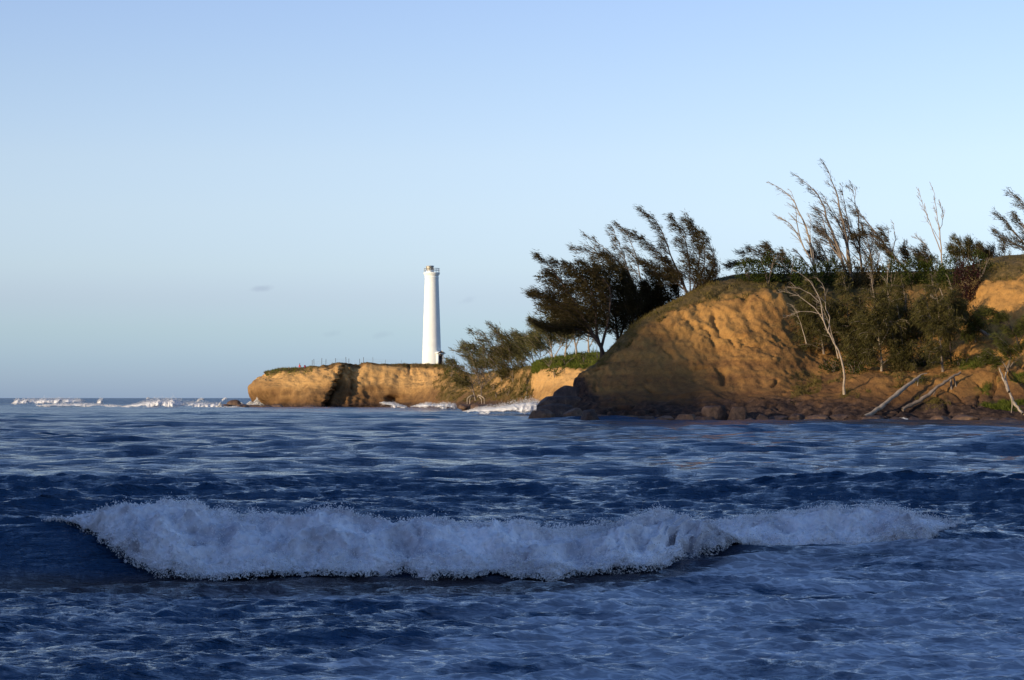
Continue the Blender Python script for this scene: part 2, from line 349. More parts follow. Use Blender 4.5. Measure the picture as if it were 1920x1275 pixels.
def build_sea():
    ta = np.concatenate([-np.geomspace(6, 0.31, 34), np.linspace(-0.27, 0.27, 350), np.geomspace(0.31, 6, 34)])
    r1 = np.geomspace(9, 17.5, 40)[:-1]; r2 = np.geomspace(17.5, 60, 690)[:-1]; r3 = np.concatenate([np.geomspace(60, 360, 500)[:-1], np.geomspace(360, 1500, 160)[:-1]]); r4 = np.geomspace(1500, 26000, 60)
    Yr = np.concatenate([r1, r2, r3, r4])
    # extra rows across the breaking face
    dY = np.gradient(Yr)
    Yg, Tg = np.meshgrid(Yr, ta, indexing='ij'); Xg = Yg * Tg
    sp_ = np.maximum(dY[:, None] * 0.9, np.gradient(ta)[None, :] * Yg) * np.ones_like(Xg)
    dx, dy, z = sea_h(Xg, Yg, sp_)
    V = np.stack([Xg + dx, Yg + dy, z], -1)
    foam = np.zeros_like(z)
    rel = Yg - yb(Xg)
    # foam film: all over the shallows in front on the right, a trail behind the breaker
    right = sstep(-5, 2.5, Xg + (Yg - 26) * -0.25)
    foam += sstep(0.3, -1.6, rel) * (0.30 + 0.26 * right + 0.16 * noise3(Xg * 0.5, Yg * 0.35, 6.6))
    foam += 0.85 * np.exp(-((rel - 3.6) / 2.0) ** 2) * sstep(-6.5, -5, Xg) * sstep(1.2, -1.0, Xg)
    foam += 0.5 * np.exp(-((rel - 2.2) / 1.2) ** 2) * sstep(-6.5, -5, Xg) * sstep(8, 5.5, Xg)
    foam += 0.55 * np.exp(-((rel + 0.5) / 0.8) ** 2) * sstep(2, 5, Xg) * sstep(13, 8, Xg)
    foam *= 1 - 0.65 * np.exp(-((rel + 0.65) / 0.6) ** 2) * sstep(8.5, 7, Xg)  # foam thinned along the breaker foot to paint a dark shadow band
    foam += 0.30 * sstep(0.30, 0.75, noise3(Xg * 0.12, Yg * 0.05, 7.7)) * sstep(45, 60, Yg) * sstep(400, 200, Yg)
    silt = 0.9 * sstep(0.5, -0.2, rel) * sstep(-3.2, -1.2, rel) * sstep(9, -1, Xg) * sstep(-9, -6, Xg)
    silt += 0.9 * sstep(150, 215, Yg + 0.25 * Xg) * sstep(14, 34, Xg + 8 * noise3(Xg * .05, Yg * .05, 1)) * sstep(300, 240, Yg)
    rough = np.clip(0.06 + 0.10 * sstep(40, 300, Yg) + 0.14 * sstep(300, 1200, Yg), 0, 1)
    m, nt, p = new_mat('sea_water')
    n1 = tex_noise(nt, 2.2, 5, 0.65, (0.45, 1.5, 1), dist=0.4); n2 = tex_noise(nt, 10, 4, 0.65, (0.45, 1.5, 1)); n3 = tex_noise(nt, 0.45, 4, 0.6, (0.5, 1.2, 1), dist=0.5)
    fn = tex_noise(nt, 0.9, 9, 0.78, (0.5, 1.7, 1), dist=0.5)
    fa = math_(nt, 'SUBTRACT', math_(nt, 'ADD', math_(nt, 'MULTIPLY', fn, 1.25), attr(nt, 'foam')), 1.0)
    fa = math_(nt, 'MULTIPLY', fa, 4.5, True)
    fa = math_(nt, 'MULTIPLY', fa, math_(nt, 'ADD', 0.25, math_(nt, 'MULTIPLY', n1, 0.8)), True)
    cc = N(nt, 'ShaderNodeTexCoord'); mm = N(nt, 'ShaderNodeMapping'); mm.inputs['Scale'].default_value = (0.8, 2.2, 0.5); nt.links.new(cc.outputs['Object'], mm.inputs[0])
    wob = N(nt, 'ShaderNodeTexNoise'); wob.inputs['Scale'].default_value = 2.0; wob.inputs['Detail'].default_value = 5; nt.links.new(mm.outputs[0], wob.inputs[0])
    av = N(nt, 'ShaderNodeMix', data_type='VECTOR'); av.inputs[0].default_value = 0.55; nt.links.new(mm.outputs[0], av.inputs[4]); nt.links.new(wob.outputs['Color'], av.inputs[5])
    vo = N(nt, 'ShaderNodeTexVoronoi', feature='DISTANCE_TO_EDGE'); vo.inputs['Scale'].default_value = 5.0; nt.links.new(av.outputs[1], vo.inputs['Vector'])
    lace = N(nt, 'ShaderNodeMapRange', interpolation_type='SMOOTHSTEP'); nt.links.new(vo.outputs['Distance'], lace.inputs[0]); lace.inputs[1].default_value = 0.0; lace.inputs[2].default_value = 0.13; lace.inputs[3].default_value = 1.0; lace.inputs[4].default_value = 0.48
    fa = math_(nt, 'MULTIPLY', fa, lace.outputs[0], True)
    nt.links.new(math_(nt, 'SUBTRACT', 0.56, math_(nt, 'MULTIPLY', attr(nt, 'rough'), 1.15)), p.inputs['Specular IOR Level'])
    deep = mixc(nt, n3, (0.008, 0.036, 0.084), (0.014, 0.058, 0.128))
    c = mixc(nt, attr(nt, 'silt'), deep, (0.048, 0.034, 0.032))
    nt.links.new(c, p.inputs['Base Color'])
    nt.links.new(attr(nt, 'rough'), p.inputs['Roughness']); p.inputs['IOR'].default_value = 1.333
    n4 = tex_noise(nt, 0.10, 4, 0.65, (0.5, 1.0, 1)); b = bump(nt, n4, 0.8, 2.2); b = bump(nt, n3, 0.9, 0.9, b); n5 = tex_noise(nt, 1.0, 5, 0.65, (0.4, 1.5, 1), dist=0.5); b = bump(nt, n5, 0.9, 0.32, b); b = bump(nt, n1, 0.95, 0.16, b); b = bump(nt, n2, 0.9, 0.045, b)
    nt.links.new(b, p.inputs['Normal'])
    p2 = N(nt, 'ShaderNodeBsdfDiffuse'); p2.inputs[0].default_value = (0.72, 0.74, 0.80, 1); nt.links.new(bump(nt, fn, 0.5, 0.05), p2.inputs['Normal'])
    mx = N(nt, 'ShaderNodeMixShader'); nt.links.new(fa, mx.inputs[0]); nt.links.new(p.outputs[0], mx.inputs[1]); nt.links.new(p2.outputs[0], mx.inputs[2])
    nt.links.new(mx.outputs[0], nt.nodes['Material Output'].inputs[0])
    o = mesh_obj('sea', V.reshape(-1, 3), grid_faces(len(Yr), len(ta)), m, attrs={'foam': foam, 'silt': silt, 'rough': rough})
    # faces must look up
    tag(o, 'dark blue choppy sea running out to the horizon', kind='structure')
build_sea()

# ------------------------------------------------------------------ land by lofting profiles
TERR = []
def loft(name, stations, nu, nseg, disp, mat, label, colour):
    """stations: list of lists of (px, py, Y); py None -> z given as 4th"""
    C = np.array([[W(*p[:3]) if p[1] is not None else np.array([(p[0] - 960) / F * p[2], p[2], p[3]]) for p in st] for st in stations])
    ns, nk, _ = C.shape
    # parametrise s by mean distance between stations
    ds = np.linalg.norm(np.diff(C[:, :6], axis=0), axis=2).mean(1); s = np.concatenate([[0], np.cumsum(ds)])
    A = pchip(s, C, np.linspace(0, s[-1], nu))                      # nu, nk, 3
    vk = np.arange(nk, dtype=float)
    vs = np.concatenate([np.linspace(i, i + 1, n, endpoint=False) for i, n in enumerate(nseg)] + [[nk - 1.0]])
    B = pchip(vk, A.transpose(1, 0, 2), vs).transpose(1, 0, 2)      # nu, nv, 3
    gu = np.gradient(B, axis=0); gv = np.gradient(B, axis=1)
    nrm = np.cross(gu, gv); nrm /= np.linalg.norm(nrm, axis=2)[..., None] + 1e-9
    fl = np.where(nrm[..., 1:2] > 0.3, -1.0, 1.0)
    if np.mean(nrm[..., 1]) > 0: nrm = -nrm
    VS = np.broadcast_to(vs[None, :], B.shape[:2])
    D = disp(B, VS, nrm)
    P = B + D
    gu = np.gradient(P, axis=0); gv = np.gradient(P, axis=1)
    n2 = np.cross(gu, gv); n2 /= np.linalg.norm(n2, axis=2)[..., None] + 1e-9
    at = colour(P, VS, n2 if np.mean(n2[..., 2]) > 0 else -n2)
    f = grid_faces(P.shape[0], P.shape[1])
    if np.mean(n2[..., 2]) < 0: f = f[:, ::-1]
    o = mesh_obj(name, P.reshape(-1, 3), f, mat, attrs=at)
    tag(o, label, kind='structure')
    Q = P.reshape(-1, 3); TERR.append((960 + Q[:, 0] / Q[:, 1] * F, HY - (Q[:, 2] - HC) / Q[:, 1] * F, Q, VS.ravel()))
    return P
def ground(px, py, which=None, rad=4.0):
    """visible ground point at a place in the view (nearest surface)"""
    best = None
    for i, (a, b, Q, _) in enumerate(TERR):
        if which is not None and i != which: continue
        m = (np.abs(a - px) < rad) & (np.abs(b - py) < rad)
        if m.any():
            q = Q[m]; j = q[:, 1].argmin()
            if best is None or q[j, 1] < best[1]: best = q[j]
    if best is None and rad < 40: return ground(px, py, which, rad * 1.8)
    return best

# --- main sea cliff on the right
def MS(px, yw, *pts, back=(60, 0.0)):
    """px, waterline distance, then (py, Y) for shelf, low, mid, high, rim, top, plateau"""
    st = [(px, None, yw - 4, -2.5), (px, None, yw, 0.0)]
    for p in pts: st.append((px, p[0], p[1]) if len(p) == 2 else p)
    l = pts[-1]; zl = HC + (HY - (l[0] if len(l) == 2 else l[1])) / F * l[-1]
    st.append((px, None, (l[1] if len(l) == 2 else l[2]) + back[0], zl + back[1]))
    return st
main = [
    MS(1290, 330, (762, 328), (740, 322), (700, 316), (670, 312), (650, 308), (630, 305), (628, 300), back=(-4, -1)),
    MS(1185, 290, (770, 288), (745, 285), (715, 280), (690, 278), (668, 276), (646, 274), (640, 272), back=(4, -0.5)),
    MS(1112, 262, (774, 260), (748, 259), (722, 258), (709, 258), (700, 258), (690, 259), (686, 260), back=(8, -2)),
    [(1066, None, 246, -2.5), (1064, None, 247, 0), (1064, 772, 248), (1070, 747, 249), (1073, 724, 250), (1077, 711, 250.5), (1086, 703, 251), (1098, 694, 253), (1108, 688, 257), (1122, None, 270, 1.0)],
    [(1090, None, 237, -2.5), (1088, None, 239, 0), (1088, 778, 240), (1090, 748, 243), (1092, 726, 245), (1096, 711, 247), (1101, 698, 249), (1106, 690, 251), (1120, 683, 256), (1150, None, 272, 1.5)],
    MS(1130, 235, (779, 237), (750, 241), (728, 244), (706, 247), (685, 250), (672, 253), (668, 260), back=(20, -3)),
    MS(1174, 234, (780, 236), (748, 241), (716, 245), (684, 249), (650, 253), (626, 257), (622, 265), back=(25, -5)),
    MS(1217, 234, (780, 236), (746, 241), (706, 246), (660, 251), (614, 256), (592, 260), (590, 270), back=(32, -6)),
    MS(1275, 233, (781, 235), (746, 241), (696, 247), (640, 253), (580, 259), (563, 263), (560, 275), back=(45, -5)),
    MS(1340, 233, (782, 235), (748, 240), (696, 247), (630, 254), (556, 261), (530, 266), (526, 280)),
    MS(1400, 232, (783, 234), (750, 239), (700, 245), (630, 253), (546, 261), (522, 268), (516, 283)),
    MS(1460, 231, (784, 233), (752, 238), (706, 244), (632, 253), (546, 262), (522, 270), (516, 285)),
    MS(1510, 230, (784, 232), (754, 237), (716, 244), (640, 255), (560, 265), (522, 274), (516, 290)),
    MS(1560, 229, (784, 231), (757, 235), (728, 240), (650, 256), (560, 268), (520, 277), (514, 292)),
    MS(1620, 228, (785, 230), (760, 233), (716, 238), (668, 253), (560, 270), (520, 279), (513, 298)),
    MS(1690, 227, (785, 229), (762, 232), (712, 237), (668, 252), (560, 270), (520, 279), (513, 298)),
    MS(1750, 226, (786, 228), (764, 231), (708, 237), (664, 250), (560, 268), (518, 278), (510, 297)),
    MS(1800, 225, (786, 227), (766, 230), (704, 236), (650, 248), (560, 264), (515, 274), (505, 292)),
    MS(1840, 224, (787, 226), (768, 229), (704, 235), (630, 248), (526, 260), (503, 266), (494, 283)),
    MS(1885, 223, (787, 225), (768, 228), (702, 234), (630, 246), (520, 257), (492, 263), (483, 280)),
    MS(1930, 222, (788, 224), (768, 227), (704, 233), (620, 244), (516, 255), (488, 261), (480, 278)),
    MS(2050, 221, (788, 223), (768, 226), (690, 232), (610, 243), (520, 253), (480, 260), (475, 278)),
    MS(2400, 218, (788, 220), (760, 223), (690, 229), (600, 240), (500, 250), (470, 257), (465, 278)),
]
def disp_main(B, VS, n):
    X, Y, Z = B[..., 0], B[..., 1], B[..., 2]
    face = sstep(0.8, 1.6, VS) * (1 - sstep(6.3, 7.2, VS))
    low = sstep(0.5, 1.2, VS) * (1 - sstep(2.8, 3.8, VS))
    edge = 1 - 0.55 * sstep(6.0, 7.0, VS)
    big = fbm(X * 0.10, Y * 0.10, Z * 0.07, 4)
    flute = fbm(X * 0.8 + 0.25 * Z, Y * 0.4, Z * 0.07, 5)
    med = fbm(X * 0.55, Y * 0.55, Z * 0.55, 5)
    bl = fbm(X * 0.33, Y * 0.33, Z * 0.5, 4, ridged=True)
    terr = fbm(X * 0.04, Y * 0.04, Z * 0.9, 3)
    crack = sstep(0.90, 0.985, 1 - np.abs(noise3(X * 0.42 + 0.5 * noise3(X * .3, Z * .5, 2), Y * 0.2, Z * 0.07))) * sstep(-0.1, 0.3, noise3(X * .2, Y * .2, Z * .25))
    fine = fbm(X * 2.4, Y * 1.2, Z * 0.35, 3); pit = noise3(X * 0.8, Y * 0.8, Z * 0.28) + 0.4 * noise3(X * 2.5, Y * 2.5, Z * 1.2)
    d = face * (1.2 * big + 0.42 * flute * (0.3 + 0.7 * sstep(3.0, 4.6, VS)) + 0.15 * med + 0.12 * terr + 0.18 * fine * (0.3 + sstep(3.5, 5, VS)) - 0.25 * sstep(0.62, 0.85, pit) - 0.40 * crack) + low * 0.6 * bl
    return n * (d * edge)[..., None] + np.stack([0 * X, 0 * X, 0.25 * (1 - face) * sstep(5, 6, VS) * fbm(X * .3, Y * .3, 0, 3)], -1)
def col_main(P, VS, n):
    X, Y, Z = P[..., 0], P[..., 1], P[..., 2]
    px = 960 + X / Y * F
    ns = fbm(X * 0.25, Y * 0.25, Z * 0.25, 4); nf = fbm(X * 1.1, Y * 1.1, Z * 1.1, 3)
    rock = 1 - sstep(1.4, 3.4, Z - 1.3 * ns - 0.9 * nf + 1.2 * sstep(1500, 1300, px) * 0 - 3.4 * sstep(1130, 1075, px))
    grass = sstep(5.7, 6.3, VS + 0.55 * ns + 0.35 * nf)
    pale = 0.85 * sstep(-0.35, 0.5, noise3(X * .12, Y * .12, Z * .12) + 0.35 * nf) * sstep(4.2, 5.3, VS + 0.5 * ns) * (1 - sstep(5.9, 6.2, VS))
    pale = np.maximum(pale, 0.75 * sstep(1815, 1850, px) * sstep(3.7, 4.6, VS))
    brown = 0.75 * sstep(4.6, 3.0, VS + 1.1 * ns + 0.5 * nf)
    hollow = np.exp(-((px - 1540) / 60) ** 2 - ((VS - 3.9) / 0.75) ** 2)  # shade of the recess painted in as darker brown
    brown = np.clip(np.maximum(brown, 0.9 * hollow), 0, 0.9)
    return dict(rock=rock, grass=grass, pale=pale, brown=brown)
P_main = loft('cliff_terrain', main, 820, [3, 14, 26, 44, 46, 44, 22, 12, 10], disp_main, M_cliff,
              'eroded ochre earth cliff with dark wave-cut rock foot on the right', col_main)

# --- headland with the lighthouse, the slope of the cove and the green bank
def HS(px, yw, low, mid, high, rim, top, plat, back=(120, 0)):
    return MS(px, yw, (low[0] + (HY + HC / yw * F - low[0]) * 0.75, yw + 0.3), low, mid, high, rim, top, plat, back=back)
def hz(Y): return HY + HC / Y * F
head = [
    [(560, None, 700, -3), (555, None, 695, 0), (540, 757, 690), (524, 745, 685), (520, 730, 682), (524, 716, 680), (534, 706, 676), (545, 697, 670), (560, 692, 660), (620, None, 660, 9)],
    [(482, None, 606, -3), (490, None, 606, 0), (484, 757, 605), (475, 746, 603), (471, 731, 602), (481, 716, 602), (500, 706, 603), (507, 698, 605), (530, 691, 618), (620, None, 650, 9.8)],
    [(508, None, 584, -3), (508, None, 586, 0), (504, 759, 586), (498, 748, 585), (494, 731, 583), (498, 717, 585), (508, 708, 589), (514, 696, 595), (540, 690, 612), (640, None, 650, 10.0)],
    [(545, None, 577, -3), (545, None, 579, 0), (545, 760, 579), (545, 746, 579), (545, 729, 580), (545, 714, 582), (545, 704, 585), (547, 692, 590), (560, 689.5, 606), (660, None, 650, 10.3)],
    [(590, None, 574, -3), (590, None, 576, 0), (590, 761, 576), (590, 746, 577), (590, 726, 579), (590, 712, 581), (590, 698, 584), (590, 689, 589), (598, 687.5, 604), (700, None, 660, 10.6)],
    HS(650, 578, (746, 580), (724, 582), (708, 584), (693, 586), (686, 590), (685, 603)),
    HS(700, 580, (746, 582), (724, 584), (708, 586), (692, 588), (684.5, 591), (683.8, 603)),
    HS(760, 578, (746, 581), (722, 584), (706, 587), (692, 589), (683, 592), (682.5, 603)),
    HS(810, 562, (746, 567), (724, 576), (708, 583), (694, 588), (683.5, 592), (682.5, 602)),
    HS(850, 520, (748, 530), (732, 545), (716, 562), (704, 575), (692, 585), (689, 595), back=(60, -3)),
    HS(890, 488, (750, 495), (738, 512), (724, 530), (713, 548), (703, 558), (702, 570), back=(60, -3)),
    HS(930, 468, (750, 474), (738, 490), (722, 506), (706, 520), (697, 528), (697, 540), back=(60, -3)),
    HS(965, 446, (750, 450), (736, 460), (718, 472), (702, 482), (692, 488), (691, 500), back=(60, -2)),
    HS(992, 420, (750, 424), (736, 430), (716, 438), (700, 444), (690, 449), (688, 462), back=(60, 0)),
    HS(1015, 398, (748, 402), (730, 407), (706, 412), (690, 417), (684, 424), (678, 436), back=(60, 0)),
    HS(1050, 385, (746, 388), (726, 392), (700, 397), (684, 402), (676, 412), (668, 428), back=(60, 1)),
    HS(1100, 375, (744, 378), (728, 382), (706, 387), (688, 392), (672, 404), (662, 422), back=(60, 1)),
    HS(1180, 365, (742, 368), (722, 372), (700, 378), (684, 386), (668, 398), (658, 416), back=(60, 1)),
    HS(1320, 350, (742, 353), (720, 358), (695, 364), (680, 372), (660, 385), (650, 400), back=(60, 1)),
]
def disp_head(B, VS, n):
    X, Y, Z = B[..., 0], B[..., 1], B[..., 2]
    px = 960 + X / Y * F; py = HY - (Z - HC) / Y * F
    face = sstep(0.8, 1.6, VS) * (1 - sstep(6.6, 7.2, VS))
    big = fbm(X * 0.05, Y * 0.05, Z * 0.05, 4)
    flute = fbm(X * 0.30, Y * 0.2, Z * 0.10, 5, ridged=True)
    med = fbm(X * 0.28, Y * 0.28, Z * 0.28, 5)
    rug = np.exp(-((px - 650) / 65) ** 2) + 0.35
    d = face * (1.1 * big + 1.1 * flute * rug + 0.85 * med + 0.35 * fbm(X * 1.1, Y * 1.1, Z * 0.9, 3) * sstep(3.2, 4.6, VS))
    # two slanting fissures where the face steps back
    f1 = px - (606 + (762 - py) * 0.50) + 5 * noise3(py * 0.09, 1, 1) + 2.5 * noise3(py * 0.3, X * .2, 1); f2 = px - (662 - (762 - py) * 0.10)
    def step(f, depth, rec): return depth * sstep(-1.5, 1.5, f) * np.exp(-np.clip(f, 0, None) / rec)
    cut = step(f1, 5.0, 9) * (0.30 + 0.70 * sstep(690, 735, py)) + step(f2 + 4 + 3 * noise3(py * .12, 5, 5), 4.0, 8) * sstep(755, 725, py) * 1.0 + 1.5 * np.exp(-((px - 640) / 35) ** 2) * fbm(X * .8, Y * .3, Z * .35, 4, ridged=True)
    bul = -2.8 * np.exp(-(np.clip(-f1, 0, None) / 30)) * (f1 < 0)
    f3 = px - (742 + 8 * noise3(py * 0.05, 0, 0)); cave = 3.5 * np.exp(-((px - 738) / 14) ** 2 - ((py - 750) / 7) ** 2)
    f4 = px - (770 - (745 - py) * 0.05); cut2 = 1.6 * np.exp(-(f4 / 2.5) ** 2) * sstep(705, 690, py)
    side = sstep(680, 640, px) * sstep(540, 580, px)
    out = n * d[..., None]
    out[..., 1] += face * (cut + bul * side + cave + cut2)
    return out
def col_head(P, VS, n):
    X, Y, Z = P[..., 0], P[..., 1], P[..., 2]
    px = 960 + X / Y * F; py = HY - (Z - HC) / Y * F
    ns = fbm(X * 0.12, Y * 0.12, Z * 0.12, 4); nf = fbm(X * 0.5, Y * 0.5, Z * 0.5, 3)
    rock = 0.9 * (1 - sstep(0.6, 1.7, Z - 0.6 * ns - 0.5 * nf - 0.8 * sstep(835, 880, px) * sstep(1030, 1000, px)))
    grass = sstep(6.2, 6.7, VS + 0.4 * ns + 0.3 * nf)
    slope = sstep(800, 845, px) * sstep(1005, 985, px)
    grass = np.maximum(grass, slope * (0.25 + 0.75 * sstep(-0.25, 0.35, ns + 0.4 * nf)) * sstep(2.0, 2.8, VS) * 0.9)
    bank = sstep(995, 1010, px)
    grass = np.maximum(grass, bank * sstep(5.2, 5.8, VS + 0.6 * ns + 0.4 * nf))
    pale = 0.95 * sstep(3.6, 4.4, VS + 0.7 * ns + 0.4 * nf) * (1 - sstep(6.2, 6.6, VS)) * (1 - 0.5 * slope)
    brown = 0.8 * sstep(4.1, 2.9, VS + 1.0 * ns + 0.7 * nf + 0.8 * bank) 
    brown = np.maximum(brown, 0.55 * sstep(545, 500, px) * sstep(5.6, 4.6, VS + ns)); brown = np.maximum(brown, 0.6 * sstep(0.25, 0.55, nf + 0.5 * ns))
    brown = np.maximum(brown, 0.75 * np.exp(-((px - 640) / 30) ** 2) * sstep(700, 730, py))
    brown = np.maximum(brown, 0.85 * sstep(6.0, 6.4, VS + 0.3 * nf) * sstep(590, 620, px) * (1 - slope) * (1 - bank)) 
    grass = np.where((px > 600) & (px < 800), grass * (0.35 + 0.5 * sstep(-0.2, 0.4, nf)), grass)
    return dict(rock=rock, grass=grass, pale=np.clip(pale, 0, 1), brown=np.clip(brown, 0, 1))
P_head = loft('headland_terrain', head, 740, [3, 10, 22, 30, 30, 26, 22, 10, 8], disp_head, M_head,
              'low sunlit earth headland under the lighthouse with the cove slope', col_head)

# --- the arm of the bay behind and left of the camera, which keeps the near water in shade
def build_shore():
    xs = np.concatenate([np.linspace(-900, -330, 30), np.linspace(-320, 180, 220), np.linspace(190, 700, 30)])
    ys = np.concatenate([np.linspace(-800, -260, 25), np.linspace(-250, 230, 210)])
    X, Y = np.meshgrid(xs, ys, indexing='ij')
    d = np.array([-sin(R(SUN_AZ)), -cos(R(SUN_AZ))]); q = np.array([cos(R(SUN_AZ)), -sin(R(SUN_AZ))])
    t = X * d[0] + Y * d[1]; u = X * q[0] + Y * q[1]
    Hh = lin(u, [-900, -226, -212, -205, -195, -186, -180, -172, -150, -80, 60, 300, 900], [0, 0, 40, 51, 53, 50.0, 46.5, 40.5, 38.3, 44, 46, 30, 20])
    Hh = Hh + (Hh > 1) * 2.2 * fbm(X * 0.08, Y * 0.08, 0, 4)
    prof = np.where(t > 120, np.exp(-((t - 120) / 260) ** 2), np.exp(-((t - 120) / 34) ** 2))
    beach = np.clip(-(Y - 9 + 0.0 * X) * 0.10, -3, 2.2)
    beach = np.minimum(beach, 2.2)
    z = np.where(Y > -20, np.minimum(beach, 0.95), beach) + Hh * prof
    z = np.maximum(z, -3) ; z = np.where((Hh * prof < 0.6) & (Y > 12), -3, z)
    m = simple('hill_grass', (0.075, 0.075, 0.030), 0.95, 0.5, 0.08, 0.6, 1.0)
    f = grid_faces(len(xs), len(ys))[:, ::-1]
    o = mesh_obj('hill_terrain', np.stack([X, Y, z], -1).reshape(-1, 3), f, m)
    tag(o, 'grassy hill and shore on the near arm of the bay', kind='structure')
build_shore()

# ------------------------------------------------------------------ breaking wave foam
def tets(P, S, stretch=None):
    """little irregular tetrahedra at P with size S"""
    n = len(P)
    base = np.array([[0, 0, 1.0], [0.94, 0, -0.33], [-0.47, 0.82, -0.33], [-0.47, -0.82, -0.33]])
    q = rng.normal(size=(n, 4)); q /= np.linalg.norm(q, axis=1)[:, None]
    w, x, y, z = q.T
    Rm = np.stack([1 - 2 * (y*y + z*z), 2 * (x*y - z*w), 2 * (x*z + y*w), 2 * (x*y + z*w), 1 - 2 * (x*x + z*z), 2 * (y*z - x*w),
                   2 * (x*z - y*w), 2 * (y*z + x*w), 1 - 2 * (x*x + y*y)], -1).reshape(n, 3, 3)
    V = np.einsum('nij,kj->nki', Rm, base) * np.asarray(S).reshape(n, 1, 1)
    if stretch is not None: V = V * np.asarray(stretch)
    V = V + P[:, None, :]
    f = np.array([[0, 1, 2], [0, 2, 3], [0, 3, 1], [1, 3, 2]])
    Fc = (np.arange(n)[:, None, None] * 4 + f[None]).reshape(-1, 3)
    return V.reshape(-1, 3), Fc

def main_breaker():
    nx, nq = 1000, 100
    x = np.linspace(-6.75, 7.7, nx); Xb = np.broadcast_to(x[:, None], (nx, nq))
    # how far down the face the foam has spilled
    ext = lin(x, [-6.8, -6.3, -5.7, -5.0, -4.4, 5.8, 6.7, 7.2, 7.7], [0.02, 0.16, 0.45, 0.78, 1.0, 1.0, 0.8, 0.45, 0.05])
    ext = ext * (1 + 0.10 * noise3(x * 1.3, 0, 2.2) + 0.07 * noise3(x * 4.1, 0, 5.2)) 
    topx = lin(x, [-6.8, -6.4, -5.0, -3.5, -1, 2, 5, 6.9, 7.7], [1.8, 2.0, 2.6, 3.0, 2.7, 2.2, 2.1, 2.0, 1.9])
    topx = topx + 0.35 * noise3(x * 0.8, 0, 8.8) + 0.2 * noise3(x * 3, 0, 1.8)
    s_top = topx; s_bot = 1.95 - ext * (2.00 + 0.50 * noise3(x * 0.9, 3, 3) + 0.28 * noise3(x * 2.3, 6, 3) + 0.1 * noise3(x * 6, 1, 3))
    q = np.linspace(0, 1, nq)
    S = s_top[:, None] + (s_bot - s_top)[:, None] * q[None]
    Yg = yb(Xb) + S
    dx, dy, z = sea_h(Xb, Yg)
    th = lin(x, [-6.8, -6.2, -5, -3.5, 0, 5.6, 6.6, 7.1], [0.03, 0.12, 0.22, 0.27, 0.24, 0.24, 0.20, 0.02]) * (1 + 0.7 * noise3(x * 1.0, 0.7, 3.3))
    prof = np.clip(1 - ((q - 0.60) / np.where(q < 0.60, 0.60, 0.40)) ** 2, 0, 1) ** 0.55
    base = th[:, None] * prof[None]
    # billows: several octaves of rounded lumps, stretched down the face
    def puff(f, seed): return 1 - np.abs(noise3(Xb * f + seed, S * f * 0.8, z * f * 0.7 + seed)) * 2.1
    b = 0.60 * puff(1.1, 1) + 0.42 * puff(2.4, 4) + 0.24 * puff(5.5, 9) + 0.09 * puff(12, 2)
    gap = sstep(-0.55, -0.15, noise3(Xb * 1.5, S * 1.1, 4.4) + 0.5 * noise3(Xb * 5, S * 4, 2.4) + 0.9 * prof[None] - 0.2)
    H = base * (0.42 + 1.05 * b) * gap - 0.03 * (1 - gap) - 0.035 * (prof[None] < 0.02)
    # thin film over the back of the wave
    H = H + 0.015 * b - 0.02 * sstep(0.12, 0.0, q)[None]
    # push out toward the viewer and up
    P = np.stack([Xb + dx + 0.05 * noise3(Xb * 9, S * 9, 1.0), Yg + dy - H * 0.75 - 0.03 * noise3(Xb * 12, S * 12, 7.0), z + H * 0.80], -1)
    V1, F1 = P.reshape(-1, 3), grid_faces(nx, nq)[:, ::-1]
    edge = np.minimum(np.minimum(sstep(0, 0.30, q), sstep(1.0, 0.90, q))[None] * np.ones((nx, 1)), np.minimum(sstep(-6.75, -5.9, x), sstep(7.7, 6.7, x))[:, None])
    o = mesh_obj('wave_foam', V1, F1, M_roll, attrs={'edge': edge})
    tag(o, 'white foam tumbling down the face of the breaker nearest the camera', 'foam', kind='stuff')
    # drops and froth: over the whole roll, thickest along the crest and the leading edge
    n = 85000
    ix = rng.integers(0, nx, n)
    kind = rng.random(n)
    qq = np.where(kind < 0.45, rng.beta(9, 1.0, n), np.where(kind < 0.80, 0.08 + 0.27 * rng.random(n), rng.random(n)))
    iq = np.clip((qq * (nq - 1)).astype(int), 0, nq - 1)
    Bp = P[ix, iq].copy(); fill = base[ix, iq] / (th.max())
    out = np.where(kind < 0.45, rng.exponential(0.040, n), np.where(kind < 0.80, rng.exponential(0.034, n), rng.exponential(0.040, n)))
    clump = np.clip(0.6 + 1.6 * noise3(Bp[:, 0] * 3.0, Bp[:, 1] * 3, Bp[:, 2] * 3), 0.1, 2.5)
    out = out * clump * (0.35 + ext[ix] * 0.65)
    Bp[:, 0] += rng.normal(0, 0.02, n) + out * rng.normal(0, 0.3, n)
    Bp[:, 1] -= out * np.where(kind < 0.45, 1.0, 0.25)
    Bp[:, 2] += out * np.where(kind < 0.45, -0.15, 1.0) + rng.normal(0, 0.010, n)
    Bp[:, 2] = np.maximum(Bp[:, 2], -0.05)
    keep = rng.random(n) < np.clip(ext[ix] * 1.5, 0.15, 1)
    Bp = Bp[keep]; out = out[keep]
    sz = np.clip(rng.lognormal(-4.85, 0.60, len(Bp)) * np.exp(-out * 3.0), 0.003, 0.02)
    V, Fc = tets(Bp, sz)
    o = mesh_obj('spray', V, Fc, M_drops, smooth=False)
    tag(o, 'fine spray drops thrown off the nearest breaking wave', 'spray', kind='stuff')
main_breaker()

